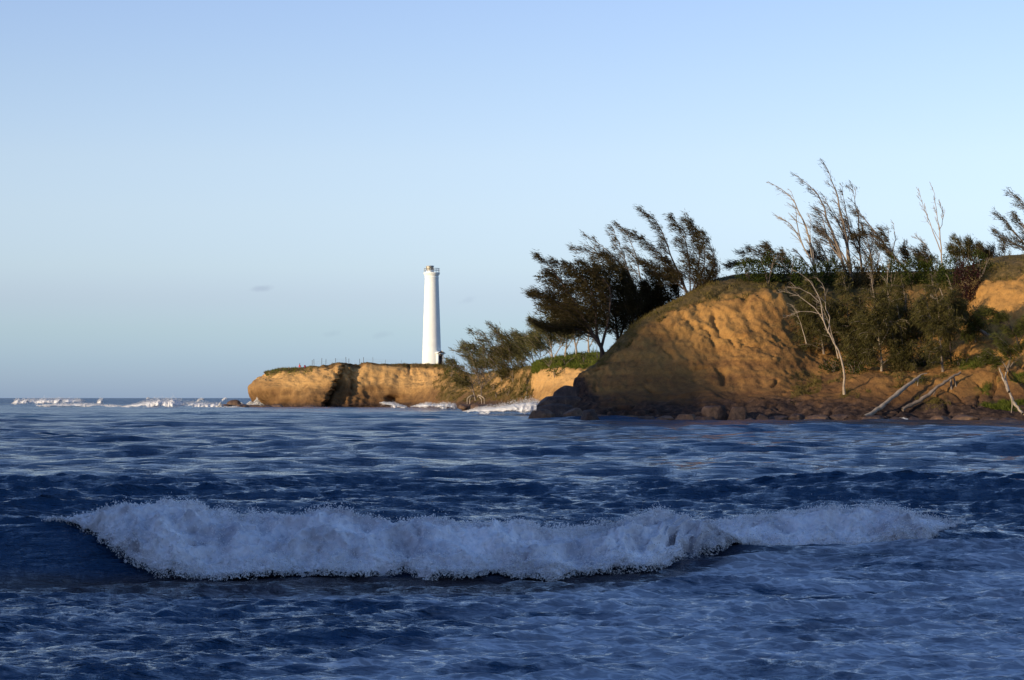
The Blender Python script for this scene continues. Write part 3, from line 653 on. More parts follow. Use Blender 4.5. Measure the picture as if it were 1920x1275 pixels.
def foam_roll(name, pts, Yc, label, lump=1.0, nx=260, nq=26, mat=None, drops=1800, film=1.0):
    """pts: (px, base row, top row) along a line of broken water at distance Yc (or per point)"""
    pts = [(p + (Yc,)) if len(p) == 3 else p for p in pts]
    A = np.array(pts, float); s = np.linspace(0, len(A) - 1, nx)
    B = np.stack([np.interp(s, np.arange(len(A)), A[:, i]) for i in range(4)], -1)
    px, pb, pt, Yy = B.T
    X0 = (px - 960) / F * Yy; zb = HC + (HY - pb) / F * Yy + 0.12; h = (pb - pt) / F * Yy * 1.0
    nn = noise3(X0 * 0.9 / lump, 3.3, Yc * 0.1) + 0.6 * noise3(X0 * 2.6 / lump, 1.3, Yc * 0.1)
    tp = np.minimum(1, np.minimum(s - s[0], s[-1] - s) / 0.9) ** 0.6; h = np.maximum(h * (1.05 + 0.22 * nn) * tp, 0.02)
    q = np.linspace(0, 1, nq); ang = q * pi
    wdt = (h * 1.6 + 0.5 * tp)[:, None] * film
    Yp = Yy[:, None] - np.cos(ang)[None] * wdt
    Zp = zb[:, None] + np.sin(ang)[None] ** 0.8 * h[:, None]
    Xp = np.broadcast_to(X0[:, None], Yp.shape).copy()
    bb = (1 - 2 * np.abs(noise3(Xp * 1.3 / lump, Yp * 1.3 / lump, Zp * 1.3 / lump))) * 0.4 + (1 - 2 * np.abs(noise3(Xp * 4 / lump, Yp * 4 / lump, Zp * 4 / lump))) * 0.2
    Yp -= bb * h[:, None] * 0.5; Zp += bb * h[:, None] * 0.2 + 0.06; Zp[:, 0] = zb - 0.7; Zp[:, -1] = zb - 0.4
    P = np.stack([Xp, Yp, Zp], -1)
    V1, F1 = P.reshape(-1, 3), np.concatenate([grid_faces(nx, nq)[:, ::-1]])
    F1 = np.concatenate([F1[:, [0, 1, 2]], F1[:, [0, 2, 3]]])
    i = rng.integers(0, nx, drops); j = rng.integers(nq // 8, nq * 5 // 8, drops)
    D = P[i, j] + rng.normal(0, 1, (drops, 3)) * (h[i][:, None] * 0.16) * [2.0, 1, 1] + np.abs(rng.normal(0, 1, (drops, 1))) * h[i][:, None] * np.array([0, 0, 0.22])
    V2, F2 = tets(D, rng.uniform(0.4, 1, drops) * Yc / F * 0.7)
    eg = np.minimum(np.sin(ang)[None] ** 0.7 * np.ones((nx, 1)), (tp * 1.2)[:, None]) * np.clip(0.75 + 0.9 * noise3(X0 * 0.25, Yc, 2), 0.1, 1.1)[:, None]
    o = mesh_obj(name, np.concatenate([V1, V2]), np.concatenate([F1, F2 + len(V1)]), M_foam_line, attrs={'edge': np.concatenate([eg.ravel(), np.ones(len(V2))])})
    return tag(o, label, 'foam', 'lines of broken water far out and against the rocks', kind='stuff')
foam_roll('breaker_foam', [(22, 757.5, 756), (34, 758, 751.5), (60, 758.5, 752), (85, 758.5, 751), (115, 758, 750.8), (145, 756, 750.5), (162, 753, 751)], 800, 'long white breaker far out at the left edge of the sea', 2.0)
foam_roll('breaker_foam', [(68, 762, 760), (110, 763, 759.5), (160, 763, 759), (200, 763, 761), (235, 764, 760)], 590, 'low line of white water in front of the long far breaker', 1.3)
foam_roll('breaker_foam', [(228, 764, 761), (262, 765, 759.5), (282, 765.5, 756), (300, 766, 753.5), (322, 766, 753), (345, 766, 757), (372, 766.5, 758), (400, 766.5, 759), (430, 766, 762)], 560, 'tall ragged white breaker rolling towards the reef off the headland', 1.6, drops=2500)
foam_roll('breaker_foam', [(182, 757, 755.5), (186, 757.5, 753), (191, 758, 751.5), (194, 758, 755)], 780, 'small white cap between the two far breakers', 1.5, nx=50, drops=500)
foam_roll('breaker_foam', [(369, 754, 752.5), (374, 753, 750), (380, 752, 749), (384, 750, 748.5)], 900, 'small white cap near the horizon above the ragged breaker', 1.5, nx=50, drops=400)
foam_roll('breaker_foam', [(416, 751, 749.5), (422, 751, 748), (428, 750, 747.5)], 1000, 'tiny white cap near the horizon above the reef', 1.5, nx=40, drops=300)
foam_roll('breaker_foam', [(274, 748.8, 748), (278, 749, 746.8), (283, 748.8, 747.8)], 1200, 'tiny white cap on the horizon left of the reef', 1.5, nx=40, drops=200)
foam_roll('breaker_foam', [(410, 766.5, 764), (440, 767, 764.5), (462, 766.5, 765)], 545, 'thin white wash along the foot of the reef', 1.0, drops=800)
foam_roll('breaker_foam', [(712, 757, 755.5), (722, 760, 756.5), (740, 764, 759), (758, 768, 764), (770, 770, 768)], 500, 'white crest sliding down a swell under the headland cliff', 1.0, nx=120)
foam_roll('breaker_foam', [(770, 764, 761), (800, 765, 759.5), (830, 766, 760), (850, 768, 761), (858, 770, 765)], 470, 'white wave running onto the rock shelf of the cove', 1.0, nx=160)
foam_roll('breaker_foam', [(868, 774, 772), (900, 775, 769), (930, 776, 766.5), (960, 777, 764), (985, 778, 761), (1004, 776, 757.5), (1018, 770, 756)], 300, 'wave breaking white against the dark rocks at the cliff nose', 3.0, nx=300, nq=40, drops=3500)
foam_roll('breaker_foam', [(1088, 792, 790.5), (1130, 790.5, 788.5), (1170, 790, 788.5), (1222, 790, 788.8)], 236, 'thin white wash at the foot of the dark cliff', 0.5, drops=800, mat=M_foam)
foam_roll('breaker_foam', [(1500, 791, 789.5), (1525, 790.5, 788.6), (1540, 789, 787), (1552, 788, 786)], 230, 'short white wash left of the leaning pale log', 0.5, nx=90, drops=600, mat=M_foam)
foam_roll('breaker_foam', [(1650, 791, 789.5), (1690, 792, 788.5), (1715, 791, 789)], 227, 'white wash between the rocks below the second log', 0.5, nx=110, drops=900, mat=M_foam)
foam_roll('breaker_foam', [(1750, 793, 790), (1790, 794, 790.5), (1830, 794.5, 791.5), (1865, 796, 794), (1900, 796, 795)], 224, 'white wash at the foot of the right hand rocks', 0.5, nx=160, drops=1200, mat=M_foam)

def splash(px, pb, pt, wpx, Y, label, n=9000, lean=0.0):
    c0 = W(px, pb, Y); h = (pb - pt) / F * Y; w = wpx / F * Y
    t = rng.random(n) ** 0.9
    spread = w * 0.5 * (1 - 0.30 * t) * (0.75 + 0.35 * noise3(t * 5, 0, px))
    a = rng.normal(0, 0.48, n); P = np.stack([c0[0] + a * spread + lean * t * w, c0[1] + rng.normal(0, 0.5, n) * spread, c0[2] + t * h * np.exp(-a * a * 0.9) * (0.85 + 0.35 * noise3(a * 2.5, t, px))], -1)
    V, Fc = tets(P, rng.uniform(0.5, 1.3, n) * (0.13 * (1.15 - 0.5 * t)) * Y / 590)
    tag(mesh_obj('splash', V, Fc, M_foam_far, smooth=True), label, 'splash', 'splashes of white water on the reef', kind='stuff')
splash(484, 761, 738.5, 34, 592, 'big white splash against the seaward foot of the headland', 15000, 0.1)
splash(470, 761, 751, 26, 592, 'low white spill beside the big splash on the reef', 6000)
splash(411, 764, 752.5, 12, 558, 'thin white jet of spray at the outer end of the reef', 1200, 0.2)
splash(453, 760, 754, 12, 580, 'small white burst between the reef rocks', 1500)

# ------------------------------------------------------------------ rocks
def ico(sub):
    import bmesh
    bm = bmesh.new(); bmesh.ops.create_icosphere(bm, subdivisions=sub, radius=1)
    V = np.array([v.co[:] for v in bm.verts]); Fc = np.array([[v.index for v in f.verts] for f in bm.faces]); bm.free(); return V, Fc
ICO4, ICO3 = ico(4), ico(3)
def boulder(px, pb, wpx, hpx, Y, label, group=None, mat=None, seed=0, flat=0.0, name='boulder', depth=1.0, sub=4):
    V, Fc = ICO4 if sub == 4 else ICO3
    w, h = wpx / F * Y, hpx / F * Y
    n1 = noise3(V[:, 0] * 0.9 + seed, V[:, 1] * 0.9, V[:, 2] * 0.9 + seed); n2 = fbm(V[:, 0] * 2.3 + seed, V[:, 1] * 2.3, V[:, 2] * 2.3, 4, ridged=True)
    r = 1 + 0.28 * n1 + 0.20 * n2 + 0.10 * fbm(V[:, 0] * 6 + seed, V[:, 1] * 6, V[:, 2] * 6, 3)
    # flattened facets
    P = V * r[:, None]
    for k in range(7):
        d = np.random.default_rng(seed * 13 + k).normal(size=3); d[2] = abs(d[2]) * 0.7; d /= np.linalg.norm(d)
        over = np.clip(P @ d - 0.78, 0, None); P = P - over[:, None] * d * 0.85
    if flat: P[:, 2] = np.minimum(P[:, 2], flat + 0.06 * n2)
    P = P / np.array([np.ptp(P[:, 0]) / 2, np.ptp(P[:, 1]) / 2, 1]); P[:, 0] -= (P[:, 0].max() + P[:, 0].min()) / 2
    P[:, 2] = P[:, 2] / P[:, 2].max()
    base = W(px, pb, Y)
    P = P * np.array([w / 2, w / 2 * depth, h * 0.62]); P[:, 2] += h * 0.38
    o = mesh_obj(name, P, Fc, mat or M_rock); o.location = base + np.array([0, w * 0.3 * depth, 0])
    return tag(o, label, 'rock', group)
GB = 'boulders along the foot of the sea cliff'
B = [ # px, base, w, h, Y, label
    (993, 794, 36, 12, 232, 'low reddish rock standing alone at the tip of the cliff nose'),
    (1016, 793, 54, 27, 236, 'rounded rock second from the tip of the cliff nose'),
    (1044, 792, 84, 36, 239, 'broad brown rock under the dark hump of the cliff nose'),
    (1052, 772, 92, 30, 243, 'black sloping slab on top of the nose rocks'),
    (1072, 760, 76, 38, 247, 'black rounded hump at the top of the nose rocks'),
    (1078, 790, 50, 26, 237, 'brown block right of the broad rock on the cliff nose'),
    (1106, 793, 36, 26, 234, 'squarish brown boulder at the waterline below the dark cliff'),
    (1132, 789, 34, 15, 236, 'small tan rock right of the squarish brown boulder'),
    (1170, 789, 60, 12, 236, 'long low tan ledge at the foot of the shaded cliff'),
    (1210, 788, 44, 10, 236, 'low dark rock at the right end of the tan ledge'),
    (1247, 791, 42, 15, 234, 'rough low rock left of the tan mossy boulder'),
    (1288, 791, 52, 18, 233, 'tan mossy boulder left of the big flat-topped boulder'),
    (1316, 791, 26, 13, 232, 'small brown rock against the big flat-topped boulder'),
    (1342, 790, 52, 30, 234, 'big dark flat-topped boulder at the foot of the cliff'),
    (1334, 792, 22, 14, 230, 'small dark stone in front of the flat-topped boulder'),
    (1384, 791, 40, 29, 233, 'big rounded grey boulder right of the flat-topped one'),
    (1406, 792, 26, 11, 230, 'small tan stone right of the rounded grey boulder'),
    (1430, 791, 24, 19, 232, 'dark pointed boulder right of the small tan stone'),
    (1460, 790, 40, 14, 233, 'low dark brown rock right of the pointed boulder'),
    (1494, 789, 34, 18, 233, 'dark jagged rock below the reddish bank'),
    (1535, 789, 48, 15, 232, 'brown low rock left of the pale log foot'),
    (1580, 788, 50, 15, 232, 'wide brown rock just left of the pale log foot'),
    (1640, 788, 44, 12, 229, 'dark rock right of the pale log foot'),
    (1684, 791, 40, 12, 226, 'dark wet rock in white wash below the second log'),
    (1718, 791, 30, 12, 225, 'small wet rock right of the second log foot'),
    (1764, 790, 38, 14, 225, 'tan rock in the wash right of the second log'),
    (1812, 790, 56, 16, 224, 'broad brown rock below the right bank'),
    (1858, 792, 40, 13, 222, 'low dark rock left of the crossed roots'),
    (1894, 797, 46, 18, 219, 'dark round boulder by the water at the right edge'),
]
for i, (px, pb, w, h, Y, lab) in enumerate(B):
    boulder(px, pb + 0.5, w, h * (0.82 if h < 20 else 1.0), Y - (3.4 if px > 1085 else 1.0), lab, GB, seed=i + 1, flat=0.62 if 'flat' in lab or 'ledge' in lab or 'slab' in lab else 0.0, depth=0.8,
            mat=M_rock if 'black' in lab or 'dark' in lab or i % 3 == 0 else M_reef)
boulder(457, 782, 13, 7, 345, 'larger of the two lone rocks in the open water, double-topped', 'lone rocks in open water', M_wetrock, 41)
boulder(466, 782, 12, 6, 345, 'right hump of the double-topped rock in the open water', 'lone rocks in open water', M_wetrock, 42)
boulder(516, 783, 15, 4, 330, 'flat small rock right of the double-topped one in the open water', 'lone rocks in open water', M_wetrock, 43)
GR = 'rocks of the reef off the headland'
for i, (px, pb, w, h, lab) in enumerate([
    (404, 764, 12, 3, 'outermost low rock of the reef'), (422, 763, 20, 5, 'low pinkish rock right of the spray jet'), (438, 761, 26, 10, 'dark highest rock of the reef'),
    (455, 764, 26, 6, 'brown rock in the middle of the reef'), (474, 764, 30, 5, 'long dark ledge below the big splash'), (498, 766, 28, 6, 'rock at the inner end of the reef'),
    (520, 766, 26, 7, 'yellowish rock under the left foot of the headland'), (556, 766.5, 44, 3.5, 'low brown rock at the headland foot'), (580, 766, 32, 6, 'greenish ledge at the headland foot left of the fissure')]):
    boulder(px, pb + 0.8, w * 1.15, h * 1.25, 562 + (px % 7), lab, GR, M_reef, 60 + i, depth=0.7, sub=3)
GS = 'rocks of the shelf in the cove'
k = 0
for i, px in enumerate(np.linspace(868, 1004, 17)):
    k += 1; hh = [6, 8, 5, 9, 7, 6][i % 6]; ww = [16, 22, 14, 20, 26][i % 5]
    labs = ['leftmost rock of the cove shelf beside the running wave', 'second rock of the cove shelf', 'small rock below the bare cove tree', 'rock right under the roots of the cove tree', 'brown rock right of the cove tree roots',
            'low rock left of the middle of the cove shelf', 'wide rock of the cove shelf', 'rounded rock near the middle of the shelf', 'middle rock of the cove shelf', 'dark rock right of the shelf middle', 'upright dark rock on the shelf under the shrubs',
            'low rock right of the upright dark one', 'rock below the orange spur', 'wide dark rock below the orange spur', 'rock left of the breaking wave', 'rock half hidden by the breaking wave', 'last shelf rock before the cliff nose']
    boulder(px, 767 - 4 * sstep(930, 1000, px) + (i % 2) * 1.5, ww * 1.15, hh + 3, 418 - 0.12 * (px - 868) + 3 * (i % 3), labs[i], GS, M_reef if px < 950 else M_rock, 80 + i, depth=0.8, sub=3)

# ------------------------------------------------------------------ lighthouse
def lathe(profile, seg=48, cap=True):
    n = len(profile); a = np.linspace(0, 2 * pi, seg, endpoint=False)
    V = np.array([[r * cos(t), r * sin(t), z] for r, z in profile for t in a]); Fc = []
    for i in range(n - 1):
        for j in range(seg): Fc.append([i * seg + j, i * seg + (j + 1) % seg, (i + 1) * seg + (j + 1) % seg, (i + 1) * seg + j])
    return V, np.array(Fc)
def box(x0, x1, y0, y1, z0, z1):
    V = np.array([[x, y, z] for z in (z0, z1) for y in (y0, y1) for x in (x0, x1)], float)
    return V, np.array([[0, 2, 3, 1], [4, 5, 7, 6], [0, 1, 5, 4], [2, 6, 7, 3], [0, 4, 6, 2], [1, 3, 7, 5]])
def join(parts):
    Vs, Fs, n = [], [], 0
    for V, Fc in parts: Vs.append(V); Fs.append(Fc + n); n += len(V)
    return np.concatenate(Vs), np.concatenate(Fs)
def rotz(V, a): c, s = cos(a), sin(a); return V @ np.array([[c, s, 0], [-s, c, 0], [0, 0, 1]])
M_white = simple('white_paint', (0.82, 0.82, 0.74), 0.75, 0.05, 0.5)
M_rail = simple('grey_rail', (0.38, 0.42, 0.44), 0.5, 0.1, 2.0)
M_door = simple('dark_door', (0.035, 0.022, 0.020), 0.6, 0.3, 2.0)
M_trim = simple('brown_trim', (0.24, 0.15, 0.10), 0.7, 0.2, 2.0)
M_glass = simple('dark_lantern_glass', (0.05, 0.045, 0.04), 0.25, 0.2, 1.0)
M_brass = simple('cream_lantern_panel', (0.66, 0.55, 0.36), 0.6, 0.1, 1.0)
def lighthouse():
    Y = 596.0; u = Y / F
    g = W(809.5, 683.5, Y)
    t = empty('lighthouse', g, 'tall white tapering lighthouse tower standing on the headland', 'lighthouse')
    r0, r1 = 18.2 * u, 12.6 * u; H = (683.5 - 514) * u
    prof = [(r0 + .05, -1.2), (r0, 0)] + [(r0 + (r1 - r0) * k, H * k) for k in np.linspace(0.05, 1.0, 14)]
    V, Fc = lathe(prof); mesh_obj('tower', V, Fc, M_white, t)
    h = H
    V, Fc = lathe([(r1 + .02, h - 1.15), (r1 + .10, h - 1.1), (r1 + .10, h - .85), (r1 + 0.03, h - .8), (r1 + .04, h - .45), (r1 + .28, h - .1), (15.0 * u, h + .12), (15.3 * u, h + .2), (15.3 * u, h + .42), (0.01, h + .44)])
    mesh_obj('gallery', V, Fc, M_white, t)
    hd = h + .44; rr = 14.4 * u; hr = (513 - 503.5) * u * 0.80
    for k in range(14):
        a = 2 * pi * k / 14 + .1
        V, Fc = lathe([(0.045, hd), (0.045, hd + hr), (0.001, hd + hr + .01)], 6); V[:, 0] += rr * cos(a); V[:, 1] += rr * sin(a)
        mesh_obj('railing_post', V, Fc, M_rail, t)
    for zz in (hr, hr * 0.55):
        V, Fc = lathe([(rr - .04, hd + zz - .05), (rr + .04, hd + zz - .05), (rr + .04, hd + zz + .04), (rr - .04, hd + zz + .04), (rr - .04, hd + zz - .05)])
        mesh_obj('rail', V, Fc, M_rail, t)
    # lantern drum, a little left of the centre of the deck
    lx = (806.3 - 809.5) * u; zl = (513 - 505.0) * u + h; zt = (513.0 - 498.6) * u + h; rl = 7.2 * u
    V, Fc = lathe([(rl * 0.98, hd), (rl * 0.98, zl), (rl * 0.98, zl)]); V[:, 0] += lx; mesh_obj('lantern_base', V, Fc, M_white, t)
    V, Fc = lathe([(rl * .94, zl), (rl * .94, zt)]); V[:, 0] += lx; lan = mesh_obj('lantern', V, Fc, M_glass, t)
    for a0, a1, mt in ((-142, -100, M_brass), (-98, -82, simple('olive_panel', (0.20, 0.18, 0.09))), (100, 160, M_brass), (-186, -166, M_brass)):
        a = np.linspace(R(a0), R(a1), 8); Vp = np.array([[rl * q * cos(x) + lx, rl * q * sin(x), z] for q in (0.96, 1.02) for z in (zl + .03, zt - .03) for x in a]); n = 8
        Fp = []
        for (s, e) in ((0, 1), (1, 3), (3, 2), (2, 0)):
            for i in range(n - 1): Fp.append([s * n + i, s * n + i + 1, e * n + i + 1, e * n + i])
        Fp += [[0, n, 3 * n, 2 * n], [n - 1, 3 * n - 1, 4 * n - 1, 2 * n - 1]]
        mesh_obj('lantern_panel', Vp, np.array(Fp), mt, lan)
    V, Fc = lathe([(rl * 1.05, zt - .02), (rl * 1.06, zt + .16), (rl * .6, zt + .26), (0.001, zt + .30)]); V[:, 0] += lx; mesh_obj('lantern_roof', V, Fc, M_rail, t)
    V, Fc = lathe([(.05, hd), (.05, zl + .1), (.001, zl + .11)], 6); V[:, 0] += (813.6 - 809.5) * u; V[:, 1] -= rr * 0.75; mesh_obj('mast', V, Fc, M_door, t)
    # doorway: a small porch with a gable, on the right hand side facing forward and right
    a = R(38)
    def put(V): # local: x across, y out (negative = toward viewer), z up
        V = rotz(V, a) ; return V + np.array([(824.0 - 809.5) * u, -r0 * 0.62, 0])
    w, hh = 1.0, 2.75
    pr = empty_part('doorway', t)
    def P(name, V, Fc, m): mesh_obj(name, put(V), Fc, m, pr)
    P('door_jamb', *box(-w, -w + .32, -.75, 1.6, -.8, hh), M_white); P('door_jamb', *box(w - .32, w, -.75, 1.6, -.8, hh), M_white)
    P('door', *box(-w + .33, w - .33, -.35, -.25, -.8, hh - .5), M_door)
    P('lintel', *box(-w - .08, w + .08, -.85, 1.6, hh + .003, hh + .22), M_white)
    P('transom', *box(-w + .33, w - .33, -.6, -.24, hh - .5, hh - .003), M_trim)
    V = np.array([[-w - .15, y, hh + .223] for y in (-.7, 1.6)] + [[w + .15, y, hh + .223] for y in (-.7, 1.6)] + [[0, y, hh + .85] for y in (-.7, 1.6)])
    P('gable', V, np.array([[0, 2, 4], [1, 5, 3], [0, 1, 3], [0, 3, 2], [0, 4, 5], [0, 5, 1], [2, 3, 5], [2, 5, 4]]), M_trim)
    for s in (-1, 1):
        c = np.array([[s * (w + .38), -1.0, hh + .13], [s * (w + .38), 1.6, hh + .13], [0, 1.6, hh + .90], [0, -1.0, hh + .90]]); V = np.concatenate([c, c + [0, 0, .17]])
        P('roof_slab', V, np.array([[0, 1, 2, 3], [4, 7, 6, 5], [0, 4, 5, 1], [1, 5, 6, 2], [2, 6, 7, 3], [3, 7, 4, 0]]), M_white)
def empty_part(name, parent):
    o = bpy.data.objects.new(name, None); COL.objects.link(o); o.parent = parent; return o
lighthouse()

# ------------------------------------------------------------------ trees
class Geo:
    def __init__(s): s.V, s.F, s.n = [], [], 0
    def add(s, V, Fc): s.V.append(V); s.F.append(Fc + s.n); s.n += len(V)
    def tube(s, P, r, k=5):
        P = np.asarray(P); n = len(P); T = np.gradient(P, axis=0); T /= np.linalg.norm(T, axis=1)[:, None] + 1e-9
        ref = np.array([0.3, 0.9, 0.2]); A = np.cross(T, ref); A /= np.linalg.norm(A, axis=1)[:, None] + 1e-9; Bn = np.cross(T, A)
        a = np.arange(k) * 2 * pi / k
        V = P[:, None] + (A[:, None] * np.cos(a)[None, :, None] + Bn[:, None] * np.sin(a)[None, :, None]) * np.asarray(r)[:, None, None]
        i = np.arange(n - 1)[:, None] * k; j = np.arange(k)[None]; j2 = (j + 1) % k
        s.add(V.reshape(-1, 3), np.stack([i + j, i + j2, i + k + j2, i + k + j], -1).reshape(-1, 4))
    def blades(s, P, D, L, Wd):
        n = len(P); rnd = rng.normal(size=(n, 3)); S = np.cross(D, rnd); S /= np.linalg.norm(S, axis=1)[:, None] + 1e-9
        S = S * (np.asarray(Wd) / 2)[:, None]
        V = np.stack([P - S, P + S, P + D * np.asarray(L)[:, None]], 1).reshape(-1, 3)
        s.add(V, np.arange(3 * n).reshape(-1, 3))
    def obj(s, name, mat, parent, origin):
        if not s.V: return None
        V = np.concatenate(s.V) - origin; Fc = np.concatenate(s.F); return mesh_obj(name, V, Fc, mat, parent, smooth=True)
def unit(v): v = np.asarray(v, float); return v / (np.linalg.norm(v) + 1e-9)
def catmull(P, n):
    P = np.asarray(P, float); return pchip(np.arange(len(P)), P, np.linspace(0, len(P) - 1, n))
WIND = np.array([-1.0, -0.05, 0.12])
def limb(p, d, L, n, bend, jit, lift=0.0):
    pts = [p]; d = unit(d)
    for i in range(n):
        d = unit(d + bend / n + rng.normal(0, jit, 3) + np.array([0, 0, lift / n])); pts.append(pts[-1] + d * L / n)
    return np.array(pts)
def tree(label, group, Y, stems, r0=0.16, nb=16, bl=3.0, t0=0.3, wind=1.0, up=0.5, leaf=1.0, bark=None, mat=None, twig=3, leafsize=1.0, droop=0.0, name='ironwood_tree',
         rmin=0.022, dj=1.2, base_fix=None, lt0=0.0, spread=0.9, cat='tree', fill=(), fd=24):
    """stems: list of [(px, py) ...] from the root up"""
    bk, lf = Geo(), Geo()
    base = W(stems[0][0][0], stems[0][0][1], Y)
    t = empty(name, base, label, cat, group)
    sc = Y / 250.0; wv = WIND * wind
    LP, LD, LL = [], [], []
    def leafs(path, cnt, a=0.15):
        if leaf <= 0 or cnt <= 0: return
        s = rng.uniform(a, 1, cnt) * (len(path) - 1); i = s.astype(int).clip(0, len(path) - 2); f = (s - i)[:, None]
        P = path[i] * (1 - f) + path[i + 1] * f; D = path[i + 1] - path[i]; D /= np.linalg.norm(D, axis=1)[:, None] + 1e-9
        D = 0.7 * D + 0.55 * wv + np.array([0, 0, 0.25 * up - droop]) + rng.normal(0, 0.42, (cnt, 3)); D /= np.linalg.norm(D, axis=1)[:, None]
        LP.append(P + rng.normal(0, 0.17 * sc, (cnt, 3))); LD.append(D); LL.append(rng.uniform(0.35, 0.95, cnt) * leafsize * sc * 0.62)
    for si, st in enumerate(stems):
        pp = np.array([W(a, b, Y) for a, b in st]); L0 = np.linalg.norm(np.diff(pp, axis=0), axis=1).sum()
        off = np.linspace(0, 1, len(pp)) ** 1.3 * rng.normal(0, dj) * (L0 / 12)
        pp[:, 1] += off
        n = max(8, int(L0 / (0.9 * sc))); path = catmull(pp, n)
        path[1:-1] += rng.normal(0, 0.035 * sc, (n - 2, 3))
        r = r0 * sc * (1 if si == 0 else 0.75) * (L0 / 14 / sc) ** 0.4
        rad = np.maximum(r * (1 - np.linspace(0, 1, n)) ** 0.85, rmin * sc)
        if si == 0: rad[0] *= 1.5; rad[1] *= 1.12
        bk.tube(path, rad, 7)
        for b in range(nb):
            f = t0 + (1 - t0) * (b + rng.random()) / nb; s = f * (n - 1); i = min(int(s), n - 2)
            p = path[i] + (path[i + 1] - path[i]) * (s - i); T = unit(path[i + 1] - path[i])
            side = rng.normal(0, 1, 3); side -= side @ T * T; side = unit(side)
            d = T * 0.75 + side * spread * rng.uniform(0.5, 1) + wv * 0.35
            L = bl * sc * (1.15 - 0.75 * f) * rng.uniform(0.55, 1.25)
            q = limb(p, d, L, 6, wv * 0.9 + np.array([0, 0, up]), 0.09, -droop * 1.3)
            rb = max(rad[i] * 0.45, rmin * sc * 1.0)
            bk.tube(q, np.linspace(rb, rmin * sc * 0.75, len(q)), 4)
            if leaf > 0: leafs(q[2:], int(4 * leaf * L / sc))
            for c in range(twig if leaf <= 0.3 else twig + 4):
                g = rng.uniform(0.2, 0.95) * 5; j = int(g); T2 = unit(q[j + 1] - q[j]); sd = rng.normal(0, 1, 3)
                L2 = L * rng.uniform(0.28, 0.62)
                q2 = limb(q[j], T2 + sd * 0.55 + wv * 0.3, L2, 4, wv * 0.8 + np.array([0, 0, up * 0.8]), 0.10, -droop * 1.3)
                if leaf < 0.4 or c % 2 == 0: bk.tube(q2[::2] if leaf > 0.6 else q2, np.linspace(rmin * sc * 0.8, rmin * sc * 0.5, 3 if leaf > 0.6 else len(q2)), 3)
                if leaf > 0: leafs(q2, int(14 * leaf * L2 / sc) + 1, 0.0)
    if leaf > 0:
        Pn, Dn, Ln = np.concatenate(LP), np.concatenate(LD), np.concatenate(LL)
        lf.blades(Pn, Dn, Ln, Ln * rng.uniform(0.06, 0.12, len(Ln)) + 0.014 * sc)
    for fx_, fy_, frx, fry in fill:
        c = W(fx_, fy_, Y + rng.uniform(-1.0, 1.5)); big_ = 1.22 if fd > 50 else 1.0; rx, rz = frx / F * Y * big_, fry / F * Y * big_; ry = 0.5 * (rx + rz) * 0.9
        m_ = int(fd * (rx * rz + rx * ry + ry * rz) / sc ** 2); v = rng.normal(size=(m_, 3)); v /= np.linalg.norm(v, axis=1)[:, None]
        rr = rng.uniform(0.1, 1.0, m_) ** 0.45 * (0.95 + 0.45 * noise3(v[:, 0] * 1.7 + fx_, v[:, 1] * 1.7, v[:, 2] * 1.7 + fy_) + 0.30 * noise3(v[:, 0] * 5 + fy_, v[:, 1] * 5, v[:, 2] * 5))
        Pn = c + v * rr[:, None] * [rx, ry, rz]; f_ = 0.75 / sc
        Pn = Pn[noise3(Pn[:, 0] * f_, Pn[:, 1] * f_, Pn[:, 2] * f_ * 1.5) + 0.5 * noise3(Pn[:, 0] * f_ * 2.6, Pn[:, 1] * f_ * 2.6, Pn[:, 2] * f_ * 4) > (-0.45 if fd > 50 else -0.22)]
        Dn = v[:len(Pn)] * 0.2 + wv * 0.6 + np.array([0, 0, 0.30 * up - droop]) + rng.normal(0, 0.5, (len(Pn), 3)); Dn /= np.linalg.norm(Dn, axis=1)[:, None]
        Ln = rng.uniform(0.3, 0.8, len(Pn)) * leafsize * sc * 0.75; lf.blades(Pn, Dn, Ln, Ln * rng.uniform(0.10, 0.2, len(Pn)) + 0.02 * sc)
    # split the bark: the lowest thick stems are the trunk, everything else the branches
    ks = [k for k in range(len(bk.V)) if len(bk.V[k]) and bk.F[k].shape[0] % 7 == 0 and k in STEMIDX(bk)]
    tr, br = Geo(), Geo(); n = 0
    for k in range(len(bk.V)):
        f = bk.F[k] - n; (tr if k in ks else br).add(bk.V[k], f); n += len(bk.V[k])
    tr.obj('trunk', bark or M_bark_mid, t, base); b_ = br.obj('branches', bark or M_bark_mid, t, base)
    if b_: b_['kind'] = 'stuff'
    lf.obj('crown', mat or M_needle, t, base)
    return t
def STEMIDX(bk):
    out = set(); n = 0
    for k, V in enumerate(bk.V):
        f = bk.F[k] - n; n += len(V)
        # a 7-sided tube links vertex 0 to vertex 7
        if f[0, 3] == 7: out.add(k)
    return out

G_CL = 'windswept ironwoods behind the cliff shoulder'
G_TOP = 'ironwoods standing on the cliff top'
G_GUL = 'ironwoods growing in the gully of the cliff'
G_COV = 'trees round the cove'
def gy(px, py, w=0, off=0.0):
    q = ground(px, py, w); return q[1] + off
